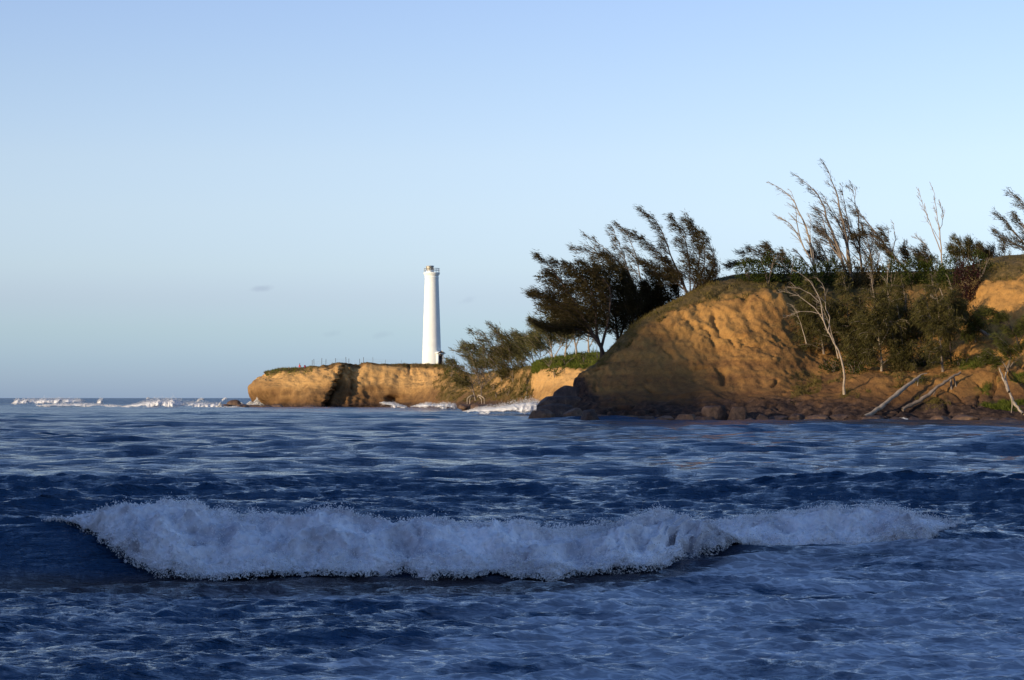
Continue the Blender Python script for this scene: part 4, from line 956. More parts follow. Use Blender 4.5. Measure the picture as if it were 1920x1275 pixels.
# trees behind the shoulder (wind from the right)
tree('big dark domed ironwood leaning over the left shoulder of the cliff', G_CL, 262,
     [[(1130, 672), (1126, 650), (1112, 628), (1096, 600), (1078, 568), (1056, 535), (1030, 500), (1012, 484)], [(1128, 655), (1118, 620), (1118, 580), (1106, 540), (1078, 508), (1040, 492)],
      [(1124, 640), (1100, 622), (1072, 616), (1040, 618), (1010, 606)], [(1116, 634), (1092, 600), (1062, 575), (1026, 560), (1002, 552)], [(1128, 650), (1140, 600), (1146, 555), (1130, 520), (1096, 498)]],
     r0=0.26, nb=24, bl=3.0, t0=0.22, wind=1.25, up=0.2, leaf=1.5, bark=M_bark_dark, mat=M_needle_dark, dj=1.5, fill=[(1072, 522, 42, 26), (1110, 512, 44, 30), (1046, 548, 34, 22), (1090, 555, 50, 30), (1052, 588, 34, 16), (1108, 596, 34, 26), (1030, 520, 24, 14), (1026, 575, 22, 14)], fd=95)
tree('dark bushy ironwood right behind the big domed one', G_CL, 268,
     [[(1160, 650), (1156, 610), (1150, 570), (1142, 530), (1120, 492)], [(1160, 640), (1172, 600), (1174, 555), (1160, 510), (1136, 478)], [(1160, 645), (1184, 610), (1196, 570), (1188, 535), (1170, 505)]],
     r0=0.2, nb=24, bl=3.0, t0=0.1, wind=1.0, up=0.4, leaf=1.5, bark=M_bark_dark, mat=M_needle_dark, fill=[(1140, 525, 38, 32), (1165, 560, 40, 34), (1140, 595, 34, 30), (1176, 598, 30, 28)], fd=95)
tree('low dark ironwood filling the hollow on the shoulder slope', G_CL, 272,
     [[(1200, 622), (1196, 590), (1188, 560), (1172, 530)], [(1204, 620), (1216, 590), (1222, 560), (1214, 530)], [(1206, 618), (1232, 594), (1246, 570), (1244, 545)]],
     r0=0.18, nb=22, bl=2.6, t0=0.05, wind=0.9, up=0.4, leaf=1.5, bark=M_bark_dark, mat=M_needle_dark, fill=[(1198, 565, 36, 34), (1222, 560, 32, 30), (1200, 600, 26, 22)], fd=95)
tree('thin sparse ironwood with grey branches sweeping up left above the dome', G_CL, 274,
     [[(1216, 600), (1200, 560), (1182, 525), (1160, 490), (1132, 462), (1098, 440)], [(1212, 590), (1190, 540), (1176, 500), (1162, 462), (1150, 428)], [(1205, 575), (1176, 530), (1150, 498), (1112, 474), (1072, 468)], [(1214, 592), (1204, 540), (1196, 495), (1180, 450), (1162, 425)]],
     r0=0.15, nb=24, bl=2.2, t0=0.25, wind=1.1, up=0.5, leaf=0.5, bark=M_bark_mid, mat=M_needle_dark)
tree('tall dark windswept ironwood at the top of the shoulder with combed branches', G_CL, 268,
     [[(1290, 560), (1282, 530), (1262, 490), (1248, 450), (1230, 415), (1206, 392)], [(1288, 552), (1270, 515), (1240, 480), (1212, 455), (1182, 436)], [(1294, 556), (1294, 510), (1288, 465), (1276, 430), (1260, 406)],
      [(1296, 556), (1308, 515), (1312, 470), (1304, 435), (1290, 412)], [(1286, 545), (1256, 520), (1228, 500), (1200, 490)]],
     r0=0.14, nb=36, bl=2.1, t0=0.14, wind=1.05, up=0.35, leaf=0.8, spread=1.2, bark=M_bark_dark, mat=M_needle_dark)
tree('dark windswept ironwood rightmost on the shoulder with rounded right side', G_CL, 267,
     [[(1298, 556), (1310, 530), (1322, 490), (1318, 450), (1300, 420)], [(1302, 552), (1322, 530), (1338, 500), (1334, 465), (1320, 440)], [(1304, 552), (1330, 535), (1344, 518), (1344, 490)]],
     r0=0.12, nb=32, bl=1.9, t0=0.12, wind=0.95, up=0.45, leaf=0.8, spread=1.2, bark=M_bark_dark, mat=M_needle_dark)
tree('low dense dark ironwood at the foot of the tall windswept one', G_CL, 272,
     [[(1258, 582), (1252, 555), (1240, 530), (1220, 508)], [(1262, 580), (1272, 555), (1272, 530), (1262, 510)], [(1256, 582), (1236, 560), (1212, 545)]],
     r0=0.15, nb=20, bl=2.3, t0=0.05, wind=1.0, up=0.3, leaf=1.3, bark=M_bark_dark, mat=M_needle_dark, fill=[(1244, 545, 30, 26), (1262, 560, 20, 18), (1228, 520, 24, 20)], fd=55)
# sunlit trees further back on the green bank
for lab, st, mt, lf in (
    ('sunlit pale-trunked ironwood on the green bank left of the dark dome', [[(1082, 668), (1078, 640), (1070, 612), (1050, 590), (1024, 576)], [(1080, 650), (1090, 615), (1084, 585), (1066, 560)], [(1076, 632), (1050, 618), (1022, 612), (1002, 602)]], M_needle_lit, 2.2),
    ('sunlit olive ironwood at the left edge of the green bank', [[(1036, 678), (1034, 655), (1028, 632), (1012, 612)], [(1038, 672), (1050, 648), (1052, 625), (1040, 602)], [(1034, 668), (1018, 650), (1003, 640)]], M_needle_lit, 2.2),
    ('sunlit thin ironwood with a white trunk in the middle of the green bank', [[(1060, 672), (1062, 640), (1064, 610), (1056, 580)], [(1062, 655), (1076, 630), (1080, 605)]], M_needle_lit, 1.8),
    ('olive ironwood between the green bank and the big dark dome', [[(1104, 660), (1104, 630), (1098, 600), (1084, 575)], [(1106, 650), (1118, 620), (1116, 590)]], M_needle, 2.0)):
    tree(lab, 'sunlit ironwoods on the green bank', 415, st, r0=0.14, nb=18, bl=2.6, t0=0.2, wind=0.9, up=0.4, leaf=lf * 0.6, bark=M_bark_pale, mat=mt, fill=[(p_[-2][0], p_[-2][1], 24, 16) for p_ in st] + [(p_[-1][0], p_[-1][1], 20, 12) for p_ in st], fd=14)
for i, (px, py, top, lab) in enumerate(((1163, 652, 616, 'slim pale trunk left of two on the shoulder edge'), (1172, 640, 606, 'slim pale trunk right of two on the shoulder edge'), (1120, 668, 620, 'thin straight pale sapling beside the big dark leaning tree'))):
    tree(lab, 'thin saplings on the shoulder edge', 268, [[(px, py + 4), (px - 1, (py + top) / 2), (px + 1, top)]], r0=0.07, nb=7, bl=1.0, t0=0.4, leaf=1.0, bark=M_bark_pale, mat=M_needle)
# cove trees
for lab, Y, st, kw in (
    ('tall open-crowned tree of the cove, highest and furthest left of the group', 500, [[(942, 718), (938, 700), (934, 680), (928, 655), (914, 636), (892, 622)], [(938, 700), (944, 675), (946, 650), (936, 628), (926, 612)], [(936, 692), (916, 668), (896, 654), (884, 648)], [(940, 696), (958, 672), (964, 648)]], dict(leaf=1.7, nb=15, bl=2.3)),
    ('rounded olive tree behind the middle of the cove', 520, [[(972, 698), (970, 675), (962, 652), (946, 634)], [(974, 695), (986, 670), (984, 645), (970, 630)], [(972, 690), (954, 672), (940, 662)]], dict(leaf=2.0, nb=17, bl=2.6)),
    ('rounded olive tree at the right end of the cove group', 500, [[(1000, 690), (998, 668), (990, 648), (976, 634)], [(1002, 688), (1014, 665), (1012, 645), (1002, 632)], [(1000, 684), (984, 670), (972, 664)]], dict(leaf=2.1, nb=17, bl=2.5)),
    ('small tree with feathery pale crown right of the lighthouse', 480, [[(898, 720), (896, 700), (888, 680), (874, 664), (856, 658)], [(896, 702), (888, 676), (882, 660), (872, 652)], [(896, 696), (906, 676), (908, 656)]], dict(leaf=0.7, nb=13, bl=1.8, bark=M_bark_mid, mat=M_needle_lit)),
    ('leaning open tree with low dark crown rooted at the cove shore', 432, [[(892, 751), (888, 736), (884, 718), (880, 702), (868, 688), (848, 682)], [(888, 736), (876, 722), (862, 712)], [(886, 722), (896, 706), (908, 696), (918, 690)]], dict(leaf=1.0, nb=11, bl=1.7, bark=M_bark_mid)),
    ('bare brown forked tree right of the leaning shore tree', 432, [[(902, 744), (903, 728), (898, 712), (890, 698)], [(903, 730), (914, 716), (930, 704)], [(903, 726), (908, 708), (906, 692)]], dict(leaf=0.15, nb=11, bl=1.6, bark=M_bark_mid)),
    ('low olive tree hanging over the slope between cove and orange spur', 470, [[(962, 716), (962, 702), (954, 690), (938, 684)], [(964, 712), (976, 698), (986, 688)], [(962, 712), (946, 704)]], dict(leaf=1.7, nb=13, bl=1.9)),
    ('low bushy tree on the upper cove slope beside the tall cove tree', 505, [[(918, 706), (914, 692), (902, 682), (890, 678)], [(920, 704), (928, 690), (926, 676)]], dict(leaf=1.9, nb=13, bl=2.0)),
    ('sparse thin tree on the cliff top right of the lighthouse door', 570, [[(848, 692), (846, 684), (842, 676)], [(849, 690), (856, 682)]], dict(leaf=0.8, nb=8, bl=1.0))):
    k2 = dict(r0=0.12, t0=0.2, wind=0.8, up=0.5, bark=M_bark_mid, mat=M_needle_lit if len(lab) % 2 else M_needle); k2.update(kw)
    if k2['leaf'] >= 1.7: k2['fill'] = [(p_[-2][0], p_[-2][1], 20, 13) for p_ in st] + [(p_[-1][0] + 6, p_[-1][1] + 4, 15, 9) for p_ in st]; k2['leaf'] *= 0.55; k2['fd'] = 9
    tree(lab, G_COV, Y, st, **k2)

# ---- cliff-top and gully trees on the right
YT = 278
tree('tall bare white tree curving up from the foot of the cliff', G_TOP, gy(1582, 733, 0, -0.6),
     [[(1583, 740), (1583, 715), (1581, 690), (1574, 664), (1562, 640), (1550, 620), (1542, 596), (1538, 572), (1530, 548), (1516, 528), (1496, 512), (1476, 505)], [(1546, 605), (1530, 580), (1505, 560), (1478, 548), (1462, 546)],
      [(1540, 590), (1518, 584), (1494, 586), (1474, 594)], [(1536, 566), (1516, 548), (1496, 540), (1478, 538)], [(1552, 625), (1556, 600), (1548, 570), (1546, 540), (1532, 520)]],
     r0=0.12, nb=7, bl=1.5, t0=0.5, wind=0.6, up=0.1, leaf=0, bark=M_bark_pale, twig=3, spread=0.7, rmin=0.016)
tree('tall bare white tree bent left above the cliff top hedge, leftmost of the bare crowns', G_TOP, YT,
     [[(1537, 545), (1530, 510), (1524, 470), (1512, 430), (1498, 395), (1482, 368), (1458, 350), (1440, 340)], [(1532, 520), (1516, 480), (1500, 450), (1492, 415), (1490, 385), (1480, 360)], [(1530, 510), (1520, 470), (1518, 440), (1520, 410)],
      [(1510, 470), (1496, 440), (1478, 416), (1460, 405)], [(1534, 525), (1510, 490), (1494, 468)]],
     r0=0.15, nb=11, bl=1.9, t0=0.3, wind=1.1, up=0.5, leaf=0, bark=M_bark_pale, twig=4, spread=0.6)
tree('tall grey tree with thin foliage, its bare tip the highest on the cliff', G_TOP, YT + 2,
     [[(1600, 540), (1592, 495), (1586, 450), (1576, 410), (1566, 370), (1554, 338), (1538, 308)], [(1598, 520), (1588, 470), (1592, 430), (1584, 390), (1578, 350)], [(1595, 510), (1576, 470), (1550, 440), (1530, 425)],
      [(1590, 470), (1578, 430), (1560, 400), (1545, 370)]],
     r0=0.2, nb=15, bl=2.1, t0=0.3, wind=0.9, up=0.7, leaf=0.22, bark=M_bark_mid, mat=M_needle_dark, twig=4, spread=0.6)
tree('grey tree swept to the left with feathery tufts, second of the tall bare crowns', G_TOP, YT,
     [[(1592, 545), (1580, 490), (1566, 450), (1552, 415), (1540, 378), (1520, 350), (1496, 332)], [(1584, 500), (1566, 460), (1548, 440), (1532, 432)], [(1580, 490), (1556, 455), (1546, 420), (1540, 395)]],
     r0=0.2, nb=17, bl=2.3, t0=0.25, wind=1.0, up=0.5, leaf=0.30, bark=M_bark_mid, mat=M_needle_dark, twig=4, spread=0.6)
tree('leaning brown tree rising left from the hedge with tufts along its trunk', G_TOP, YT - 2,
     [[(1706, 520), (1684, 490), (1660, 460), (1636, 430), (1612, 404), (1592, 388)], [(1672, 474), (1664, 450), (1652, 432)], [(1650, 448), (1622, 440), (1604, 446)]],
     r0=0.17, nb=17, bl=1.6, t0=0.2, wind=1.1, up=0.3, leaf=0.6, bark=M_bark_mid, mat=M_needle_dark, spread=0.7)
tree('upright sparse tree in the middle of the clump behind the leaning brown one', G_TOP, YT + 4,
     [[(1622, 545), (1616, 500), (1612, 460), (1612, 420), (1604, 380), (1600, 350)], [(1618, 510), (1634, 470), (1640, 440)], [(1614, 480), (1596, 440), (1590, 410)]],
     r0=0.17, nb=17, bl=2.3, t0=0.2, wind=0.8, up=0.6, leaf=0.30, bark=M_bark_mid, mat=M_needle_dark, twig=4)
tree('thin bare sapling sticking up beside the dark tuft on the hedge', G_TOP, YT, [[(1668, 530), (1670, 490), (1678, 455), (1676, 418)], [(1672, 490), (1690, 468), (1702, 455)]], r0=0.09, nb=9, bl=1.3, t0=0.4, wind=0.2, up=0.6, leaf=0, bark=M_bark_mid, spread=0.6)
tree('dark tufted small tree growing out of the hedge right of the leaning tree', G_TOP, YT, [[(1690, 525), (1684, 495), (1672, 474), (1656, 462)], [(1692, 515), (1704, 488), (1700, 468)]], r0=0.1, nb=14, bl=1.6, t0=0.2, wind=0.9, up=0.3, leaf=1.1, bark=M_bark_dark, mat=M_needle_dark)
tree('bare white tree forking into two thin upright limbs on the cliff top', G_TOP, YT,
     [[(1768, 520), (1766, 490), (1764, 460), (1760, 430), (1754, 400), (1752, 375), (1744, 350)], [(1766, 478), (1752, 440), (1740, 410), (1730, 385), (1722, 352)], [(1768, 505), (1748, 478), (1730, 455), (1712, 446)], [(1762, 440), (1768, 408), (1764, 380)]],
     r0=0.11, nb=9, bl=1.7, t0=0.35, wind=0.3, up=0.9, leaf=0, bark=M_bark_pale, twig=3, spread=0.5)
tree('low leaning tree with sparse tufts left of the forked white tree', G_TOP, YT - 1, [[(1762, 525), (1744, 498), (1724, 478), (1700, 462)], [(1752, 508), (1744, 482), (1736, 462)]], r0=0.1, nb=12, bl=1.5, t0=0.2, wind=1.0, up=0.5, leaf=0.7, bark=M_bark_mid, mat=M_needle_dark)
tree('small round olive tree standing clear on the hedge near the right edge', G_TOP, YT + 12, [[(1808, 515), (1806, 490), (1800, 465), (1790, 446)], [(1810, 505), (1820, 478), (1820, 452)], [(1808, 500), (1794, 482), (1786, 468)], [(1810, 500), (1830, 480), (1838, 462)]], r0=0.12, nb=16, bl=1.7, t0=0.2, wind=0.4, up=0.6, leaf=1.2, bark=M_bark_mid, mat=M_needle)
tree('sparse shrubby tree left of the one at the right edge', G_TOP, YT + 14, [[(1872, 510), (1868, 485), (1860, 462)], [(1874, 505), (1884, 480), (1882, 455)], [(1872, 500), (1858, 486)]], r0=0.1, nb=13, bl=1.6, t0=0.2, wind=0.6, up=0.7, leaf=0.7, bark=M_bark_mid, mat=M_needle_dark)
for lab_, st_, lf_ in (('fine grey tree filling the gap right of the highest bare tip', [[(1640, 545), (1634, 500), (1628, 465), (1616, 430), (1606, 400)], [(1636, 510), (1650, 475), (1650, 445)], [(1632, 490), (1612, 462), (1600, 440)]], 0.3),
    ('fine twiggy tree low between the two tall bare crowns', [[(1562, 545), (1556, 505), (1548, 475), (1534, 450)], [(1560, 520), (1572, 485), (1574, 455)], [(1556, 510), (1538, 488), (1524, 476)]], 0.45),
    ('small twiggy tree on the hedge left of the small round olive tree', [[(1738, 530), (1734, 500), (1722, 474)], [(1736, 515), (1748, 490)]], 0.6),
    ('sparse grey tree between the round olive tree and the right edge', [[(1850, 515), (1848, 488), (1842, 468)], [(1850, 505), (1862, 482)]], 0.6)):
    tree(lab_, G_TOP, YT + 3, st_, r0=0.13, nb=18, bl=2.0, t0=0.15, wind=0.8, up=0.7, leaf=lf_, bark=M_bark_mid, mat=M_needle_dark, twig=4, spread=0.7)
tree('windblown tree at the right edge with bare twigs reaching up', G_TOP, YT, [[(1945, 520), (1934, 480), (1914, 450), (1892, 425), (1870, 402)], [(1938, 490), (1930, 450), (1918, 420), (1906, 400)], [(1940, 500), (1920, 470), (1890, 450), (1866, 436)], [(1950, 480), (1944, 420), (1926, 385), (1900, 362)]], r0=0.18, nb=15, bl=2.1, t0=0.25, wind=1.1, up=0.6, leaf=0.6, bark=M_bark_mid, mat=M_needle_dark)
tree('low ironwood reaching left over the left end of the hedge', G_TOP, gy(1450, 520, 0, 2),
     [[(1490, 520), (1466, 500), (1440, 482), (1412, 470), (1392, 474)], [(1478, 508), (1462, 486), (1450, 470), (1440, 462)], [(1494, 520), (1482, 494), (1470, 474)], [(1450, 500), (1420, 492), (1392, 492), (1368, 502)]],
     r0=0.13, nb=16, bl=1.9, t0=0.2, wind=1.2, up=0.25, leaf=0.9, bark=M_bark_mid, mat=M_needle_dark)
# gully: drooping ironwoods
for lab, px, py, tops, kw in (
    ('drooping ironwood at the left side of the gully behind the white tree', 1545, 664, [[(1545, 664), (1540, 630), (1532, 595), (1530, 560), (1520, 525)], [(1544, 645), (1556, 610), (1556, 570)], [(1540, 625), (1520, 600), (1505, 580)]], {}),
    ('dense drooping ironwood above the bare patch of the gully', 1600, 660, [[(1600, 668), (1596, 625), (1590, 585), (1588, 545), (1580, 515)], [(1600, 650), (1616, 605), (1612, 560)], [(1598, 640), (1578, 600), (1566, 575)]], {}),
    ('ironwood with a pale forked trunk in the middle of the gully', 1652, 694, [[(1653, 696), (1652, 665), (1647, 635), (1645, 610), (1640, 580), (1630, 540)], [(1647, 622), (1656, 600), (1662, 575), (1664, 545)], [(1648, 640), (1630, 610), (1624, 585)]], dict(bark=M_bark_pale)),
    ('drooping olive ironwood left of the straight trunk in the gully', 1712, 680, [[(1712, 682), (1708, 645), (1700, 600), (1698, 560), (1690, 525)], [(1710, 660), (1724, 620), (1722, 580)], [(1706, 640), (1688, 610), (1682, 580)]], {}),
    ('ironwood with a straight grey trunk on the right of the gully', 1768, 694, [[(1768, 697), (1765, 665), (1762, 640), (1760, 600), (1756, 560), (1746, 525)], [(1763, 640), (1776, 605), (1776, 570)], [(1762, 620), (1742, 590), (1734, 560)]], dict(bark=M_bark_mid)),
    ('dark-trunked ironwood at the right side of the gully', 1784, 680, [[(1784, 684), (1782, 650), (1779, 610), (1780, 575), (1784, 540)], [(1781, 620), (1798, 595), (1806, 570)], [(1780, 600), (1768, 570)]], dict(bark=M_bark_dark)),
    ('thin drooping ironwood on the back wall of the gully', 1676, 640, [[(1676, 645), (1672, 610), (1668, 575), (1660, 540)], [(1674, 620), (1686, 590), (1686, 560)]], {}),
    ('small drooping ironwood low in the left hollow of the gully', 1620, 690, [[(1612, 694), (1608, 672), (1600, 650), (1592, 630)], [(1613, 685), (1622, 662), (1624, 642)]], dict(bl=1.6)),
    ('small drooping ironwood low in the middle of the gully', 1690, 694, [[(1690, 700), (1688, 676), (1680, 654), (1672, 640)], [(1691, 690), (1704, 665), (1708, 645)]], dict(bl=1.6)),
    ('greenish ironwood leaning over the right edge of the gully', 1822, 640, [[(1830, 645), (1822, 615), (1812, 590), (1800, 570)], [(1826, 630), (1838, 605), (1842, 585)]], dict(mat=M_needle_green, bl=1.8))):
    q = ground(px, py - 2, 0); k2 = dict(r0=0.13, nb=24, bl=2.6, t0=0.05, wind=0.45, up=-0.25, leaf=1.6, bark=M_bark_mid, mat=M_needle, droop=0.45, leafsize=1.1, dj=0.6); k2.update(kw)
    fl = []
    for st_ in tops:
        for (ax, ay), (bx, by) in zip(st_[len(st_) // 2 - 1:-1], st_[len(st_) // 2:]): fl.append(((ax + bx) / 2 + random.uniform(-8, 8), (ay + by) / 2, random.uniform(20, 31), random.uniform(20, 30)))
    k2.setdefault('fill', fl); k2.setdefault('fd', 20)
    tree(lab, G_GUL, q[1] - 0.4, tops, **k2)

for i, (bx, by, mx_, my_, tx, ty, lab) in enumerate([(1572, 668, 1560, 620, 1540, 560, 'left of the dense drooping ironwood'), (1618, 660, 1626, 610, 1640, 565, 'right of the dense drooping ironwood'), (1684, 668, 1676, 640, 1664, 618, 'short and curved, in the middle of the gully'),
     (1694, 672, 1690, 630, 1682, 575, 'upright beside the gully middle'), (1730, 660, 1720, 610, 1700, 550, 'leaning left above the thick pale log'), (1748, 655, 1744, 600, 1736, 540, 'just left of the straight grey trunk'),
     (1640, 560, 1636, 535, 1634, 505, 'on the gully brow below the highest bare tip'), (1668, 566, 1664, 530, 1668, 490, 'on the gully brow below the thin bare sapling'), (1512, 640, 1500, 600, 1484, 570, 'at the far left side of the gully'), (1800, 600, 1790, 560, 1776, 520, 'at the right rim of the gully')]):
    q = ground(bx, by, 0); tree('thin pale dead stem ' + lab, 'thin dead stems in the gully', q[1] - 3.2, [[(bx, by + 4), (mx_, my_), (tx, ty)]], r0=0.085, nb=8, bl=1.3, t0=0.35, wind=0.6, up=0.3, leaf=0, bark=M_bark_pale, twig=2, rmin=0.016, name='dead_stem')

# leaning and fallen trunks
def log(px0, pts, Ys, r, mat, label, group='leaning and fallen trunks on the cliff foot', extras=(), name='fallen_log'):
    P = np.array([W(a, b, y) for (a, b), y in zip(pts, Ys)]); t = empty(name, P[0], label, 'log', group)
    g = Geo(); n = 22; path = catmull(P, n); path[1:-1] += rng.normal(0, 0.03, (n - 2, 3)); g.tube(path, np.linspace(r, r * 0.62, n) * (1 + 0.12 * rng.normal(size=n)), 9); g.obj('trunk', mat, t, P[0])
    for ex, er in extras:
        g = Geo(); E = np.array([W(a, b, y) for a, b, y in ex]); g.tube(catmull(E, 9), np.linspace(er, er * 0.4, 9), 6); g.obj('branch', mat, t, P[0])
    return t
q1, q2 = ground(1622, 780, 0), ground(1722, 712, 0)
log(0, [(1621, 783), (1645, 768), (1672, 746), (1700, 724), (1724, 706)], np.linspace(q1[1] - 1.0, q2[1] - 1.6, 5), 0.27, M_bark_pale, 'thick pale log leaning up the bank from the waterline',
    extras=[([(1718, 710, q2[1] - 1.6), (1728, 702, q2[1] - 1.2), (1738, 700, q2[1] - 1.0)], 0.1), ([(1722, 708, q2[1] - 1.6), (1720, 724, q2[1] - 2)], 0.07)])
q1, q2 = ground(1693, 766, 0), ground(1798, 705, 0)
log(0, [(1692, 768), (1712, 757), (1738, 742), (1760, 724), (1780, 711), (1801, 698)], np.linspace(q1[1] - 1.0, q2[1] - 0.8, 6), 0.21, M_bark_mid, 'grey-brown log right of the thick pale log, propped over a hollow',
    extras=[([(1783, 711, q2[1] - 1), (1784, 730, q2[1] - 1.6), (1787, 748, q2[1] - 1.9)], 0.14), ([(1788, 708, q2[1] - 1), (1793, 728, q2[1] - 1.4), (1790, 750, q2[1] - 1.9)], 0.10), ([(1755, 728, q2[1] - 1.6), (1750, 742, q2[1] - 2.4)], 0.08)])
q1, q2 = ground(1912, 776, 0), ground(1878, 690, 0)
log(0, [(1918, 776), (1902, 756), (1890, 730), (1880, 708), (1874, 690)], np.linspace(q1[1] - 1.2, q2[1] - 1.2, 5), 0.15, M_bark_pale, 'thin pale trunk leaning left from the water at the right edge',
    extras=[([(1896, 745, q1[1] - 2), (1898, 758, q1[1] - 2), (1896, 774, q1[1] - 1.6)], 0.08), ([(1892, 735, q1[1] - 1.8), (1886, 700, q2[1] - 1.2), (1892, 676, q2[1] - 1)], 0.13)])
log(0, [(1920, 672), (1914, 655), (1908, 640)], [243, 242, 241], 0.14, M_bark_pale, 'short pale stem above the thin leaning trunk at the right edge')
log(0, [(1862, 634), (1836, 618), (1812, 600), (1786, 582), (1760, 566), (1745, 554)], np.linspace(ground(1862, 634, 0)[1] - 0.8, ground(1800, 590, 0)[1] - 5, 6), 0.22, M_bark_pale, 'pale dead trunk slanting up left across the right side of the gully', name='leaning_trunk',
    extras=[([(1786, 582, 246), (1770, 560, 246), (1762, 540, 246)], 0.07), ([(1812, 600, 246), (1800, 578, 246), (1796, 566, 246)], 0.06)])
tree('dark limb with drooping green foliage arching over the right hand bank', 'ironwoods at the right edge of the cliff', ground(1900, 650, 0)[1] - 1.5,
     [[(1912, 668), (1908, 640), (1898, 620), (1878, 606), (1850, 600), (1832, 592)], [(1908, 645), (1920, 622), (1928, 600)], [(1900, 625), (1888, 600), (1872, 585), (1850, 578)]], r0=0.18, nb=14, bl=1.7, t0=0.2, wind=0.7, up=0.0, leaf=1.5, bark=M_bark_dark, mat=M_needle_green, droop=0.3)
tree('bushy green ironwood spreading low on the right hand bank', 'ironwoods at the right edge of the cliff', ground(1888, 688, 0)[1] - 1.2,
     [[(1890, 696), (1882, 680), (1866, 668), (1848, 664)], [(1890, 690), (1896, 668), (1888, 645), (1872, 632)], [(1894, 688), (1912, 664), (1922, 645)]], r0=0.14, nb=14, bl=1.9, t0=0.15, wind=0.7, up=0.1, leaf=1.6, bark=M_bark_mid, mat=M_needle_green, droop=0.2)

# ------------------------------------------------------------------ shrubs, hedge and grass
def leaf_cloud(blobs, dens, size, mat, name, parent=None, origin=None, flat=0.5):
    """blobs: (centre, rx, ry, rz)"""
    Ps, Ds = [], []
    for c, rx, ry, rz in blobs:
        n = int(dens * (rx * rz + rx * ry + ry * rz))
        v = rng.normal(size=(n, 3)); v /= np.linalg.norm(v, axis=1)[:, None]
        rr = rng.uniform(0.45, 1.0, n) ** 0.5 * (0.92 + 0.38 * noise3(v[:, 0] * 1.8 + c[0], v[:, 1] * 1.8 + c[1], v[:, 2] * 1.8) + 0.22 * noise3(v[:, 0] * 5 + c[0], v[:, 1] * 5, v[:, 2] * 5 + c[2]))
        P = c + v * rr[:, None] * np.array([rx, ry, rz]); keep = noise3(P[:, 0] * 1.1, P[:, 1] * 1.1, P[:, 2] * 1.1) > -0.42
        Ps.append(P[keep]); d = v[keep] * 0.7 + rng.normal(0, 0.6, (keep.sum(), 3)) + [-0.25, 0, 0.3]; Ds.append(d / np.linalg.norm(d, axis=1)[:, None])
    P = np.concatenate(Ps); D = np.concatenate(Ds); g = Geo(); n = len(P)
    g.blades(P, D, rng.uniform(0.6, 1.4, n) * size, rng.uniform(0.35, 0.6, n) * size)
    return g.obj(name, mat, parent, origin if origin is not None else np.zeros(3))
def shrub(px, pb, w, h, Y, label, group, mat=None, size=0.30, dens=55, name='shrub', nb=4):
    b = W(px, pb, Y); ww, hh = w / F * Y, h / F * Y; t = empty(name, b, label, 'shrub', group)
    blobs = []
    for k in range(nb):
        x = (k + 0.5) / nb - 0.5 + rng.normal(0, 0.05); hz_ = hh * (1 - 1.2 * x * x) * rng.uniform(0.75, 1.1)
        blobs.append((b + np.array([x * ww * 0.85, rng.normal(0, 0.15) * ww, hz_ * 0.45]), ww * 0.75 / nb + 0.25, max(ww * 0.25, 0.5), hz_ * 0.56))
    leaf_cloud(blobs, dens * (0.3 / size) ** 1.2, size, mat or M_hedge, 'foliage', t, b)
    g = Geo()
    for k in range(5):
        e = b + np.array([rng.uniform(-.4, .4) * ww, rng.normal(0, .3), hh * rng.uniform(.6, .95)]); g.tube(catmull([b - [0, 0, .4], (b + e) / 2 + rng.normal(0, .15, 3), e], 6), np.linspace(.05, .02, 6), 4)
    g.obj('stem', M_bark_mid, t, b); return t
GH = 'shrubs of the cliff-top hedge'
hed = [(1408, 520, 44, 26, 'hedge shrub at the far left end beneath the reaching ironwood', M_hedge), (1440, 524, 50, 36, 'dark hedge shrub second from the left end', M_hedge), (1478, 528, 50, 40, 'tall dark hedge shrub just left of the bent white tree', M_hedge),
       (1512, 528, 44, 34, 'hedge shrub directly below the bent white tree', M_hedge), (1552, 528, 50, 32, 'hedge shrub right of the bent white tree', M_hedge), (1592, 528, 50, 34, 'hedge shrub under the tallest bare crown', M_hedge_dry),
       (1634, 530, 50, 38, 'brownish hedge shrub in the middle of the hedge', M_hedge_dry), (1672, 528, 46, 34, 'hedge shrub behind the thin bare sapling', M_hedge), (1710, 526, 44, 34, 'hedge shrub left of the forked white tree', M_hedge),
       (1748, 526, 46, 32, 'green hedge shrub at the forked white tree', M_hedge), (1784, 530, 40, 42, 'tall green hedge shrub right of the forked white tree', M_hedge), (1812, 560, 44, 72, 'purple-brown shrub tumbling over the edge at the right of the gully', M_purple), (1838, 510, 36, 28, 'hedge shrub below the small round olive tree', M_hedge)]
for px, pb, w, h, lab, mt in hed:
    shrub(px, pb + 8, w + 10, h * 1.1 + 20, ground(px, pb + 2, 0)[1] - 0.3, lab, GH, mt, size=0.24, dens=95)
GG = 'bushes on the floor of the gully'
for px, pb, w, h, lab, mt in [(1560, 700, 40, 30, 'dull bush in the brown hollow left of the gully', M_hedge), (1602, 706, 40, 34, 'dark green bush beside the foot of the tall white tree', M_hedge), (1630, 690, 30, 26, 'green bush right of the dark green one in the gully', M_needle_green),
                              (1690, 700, 44, 30, 'brownish green bush in front of the gully middle', M_hedge_dry), (1735, 690, 44, 34, 'green bush left of the straight grey trunk', M_hedge), (1800, 692, 44, 30, 'low green bush at the foot of the dark-trunked tree', M_needle_green),
                              (1846, 684, 40, 18, 'spreading green bush at the left of the right hand bank', M_needle_green), (1728, 716, 18, 12, 'small green tuft hanging by the top of the thick pale log', M_needle_green),
                              (1660, 622, 60, 30, 'scrub on the back wall of the gully', M_hedge), (1740, 612, 60, 36, 'scrub on the back wall of the gully near the slanting trunk', M_hedge)]:
    shrub(px, pb, w, h, ground(px, pb - h * 0.3, 0)[1] - 0.3, lab, GG, mt, size=0.26, dens=60)
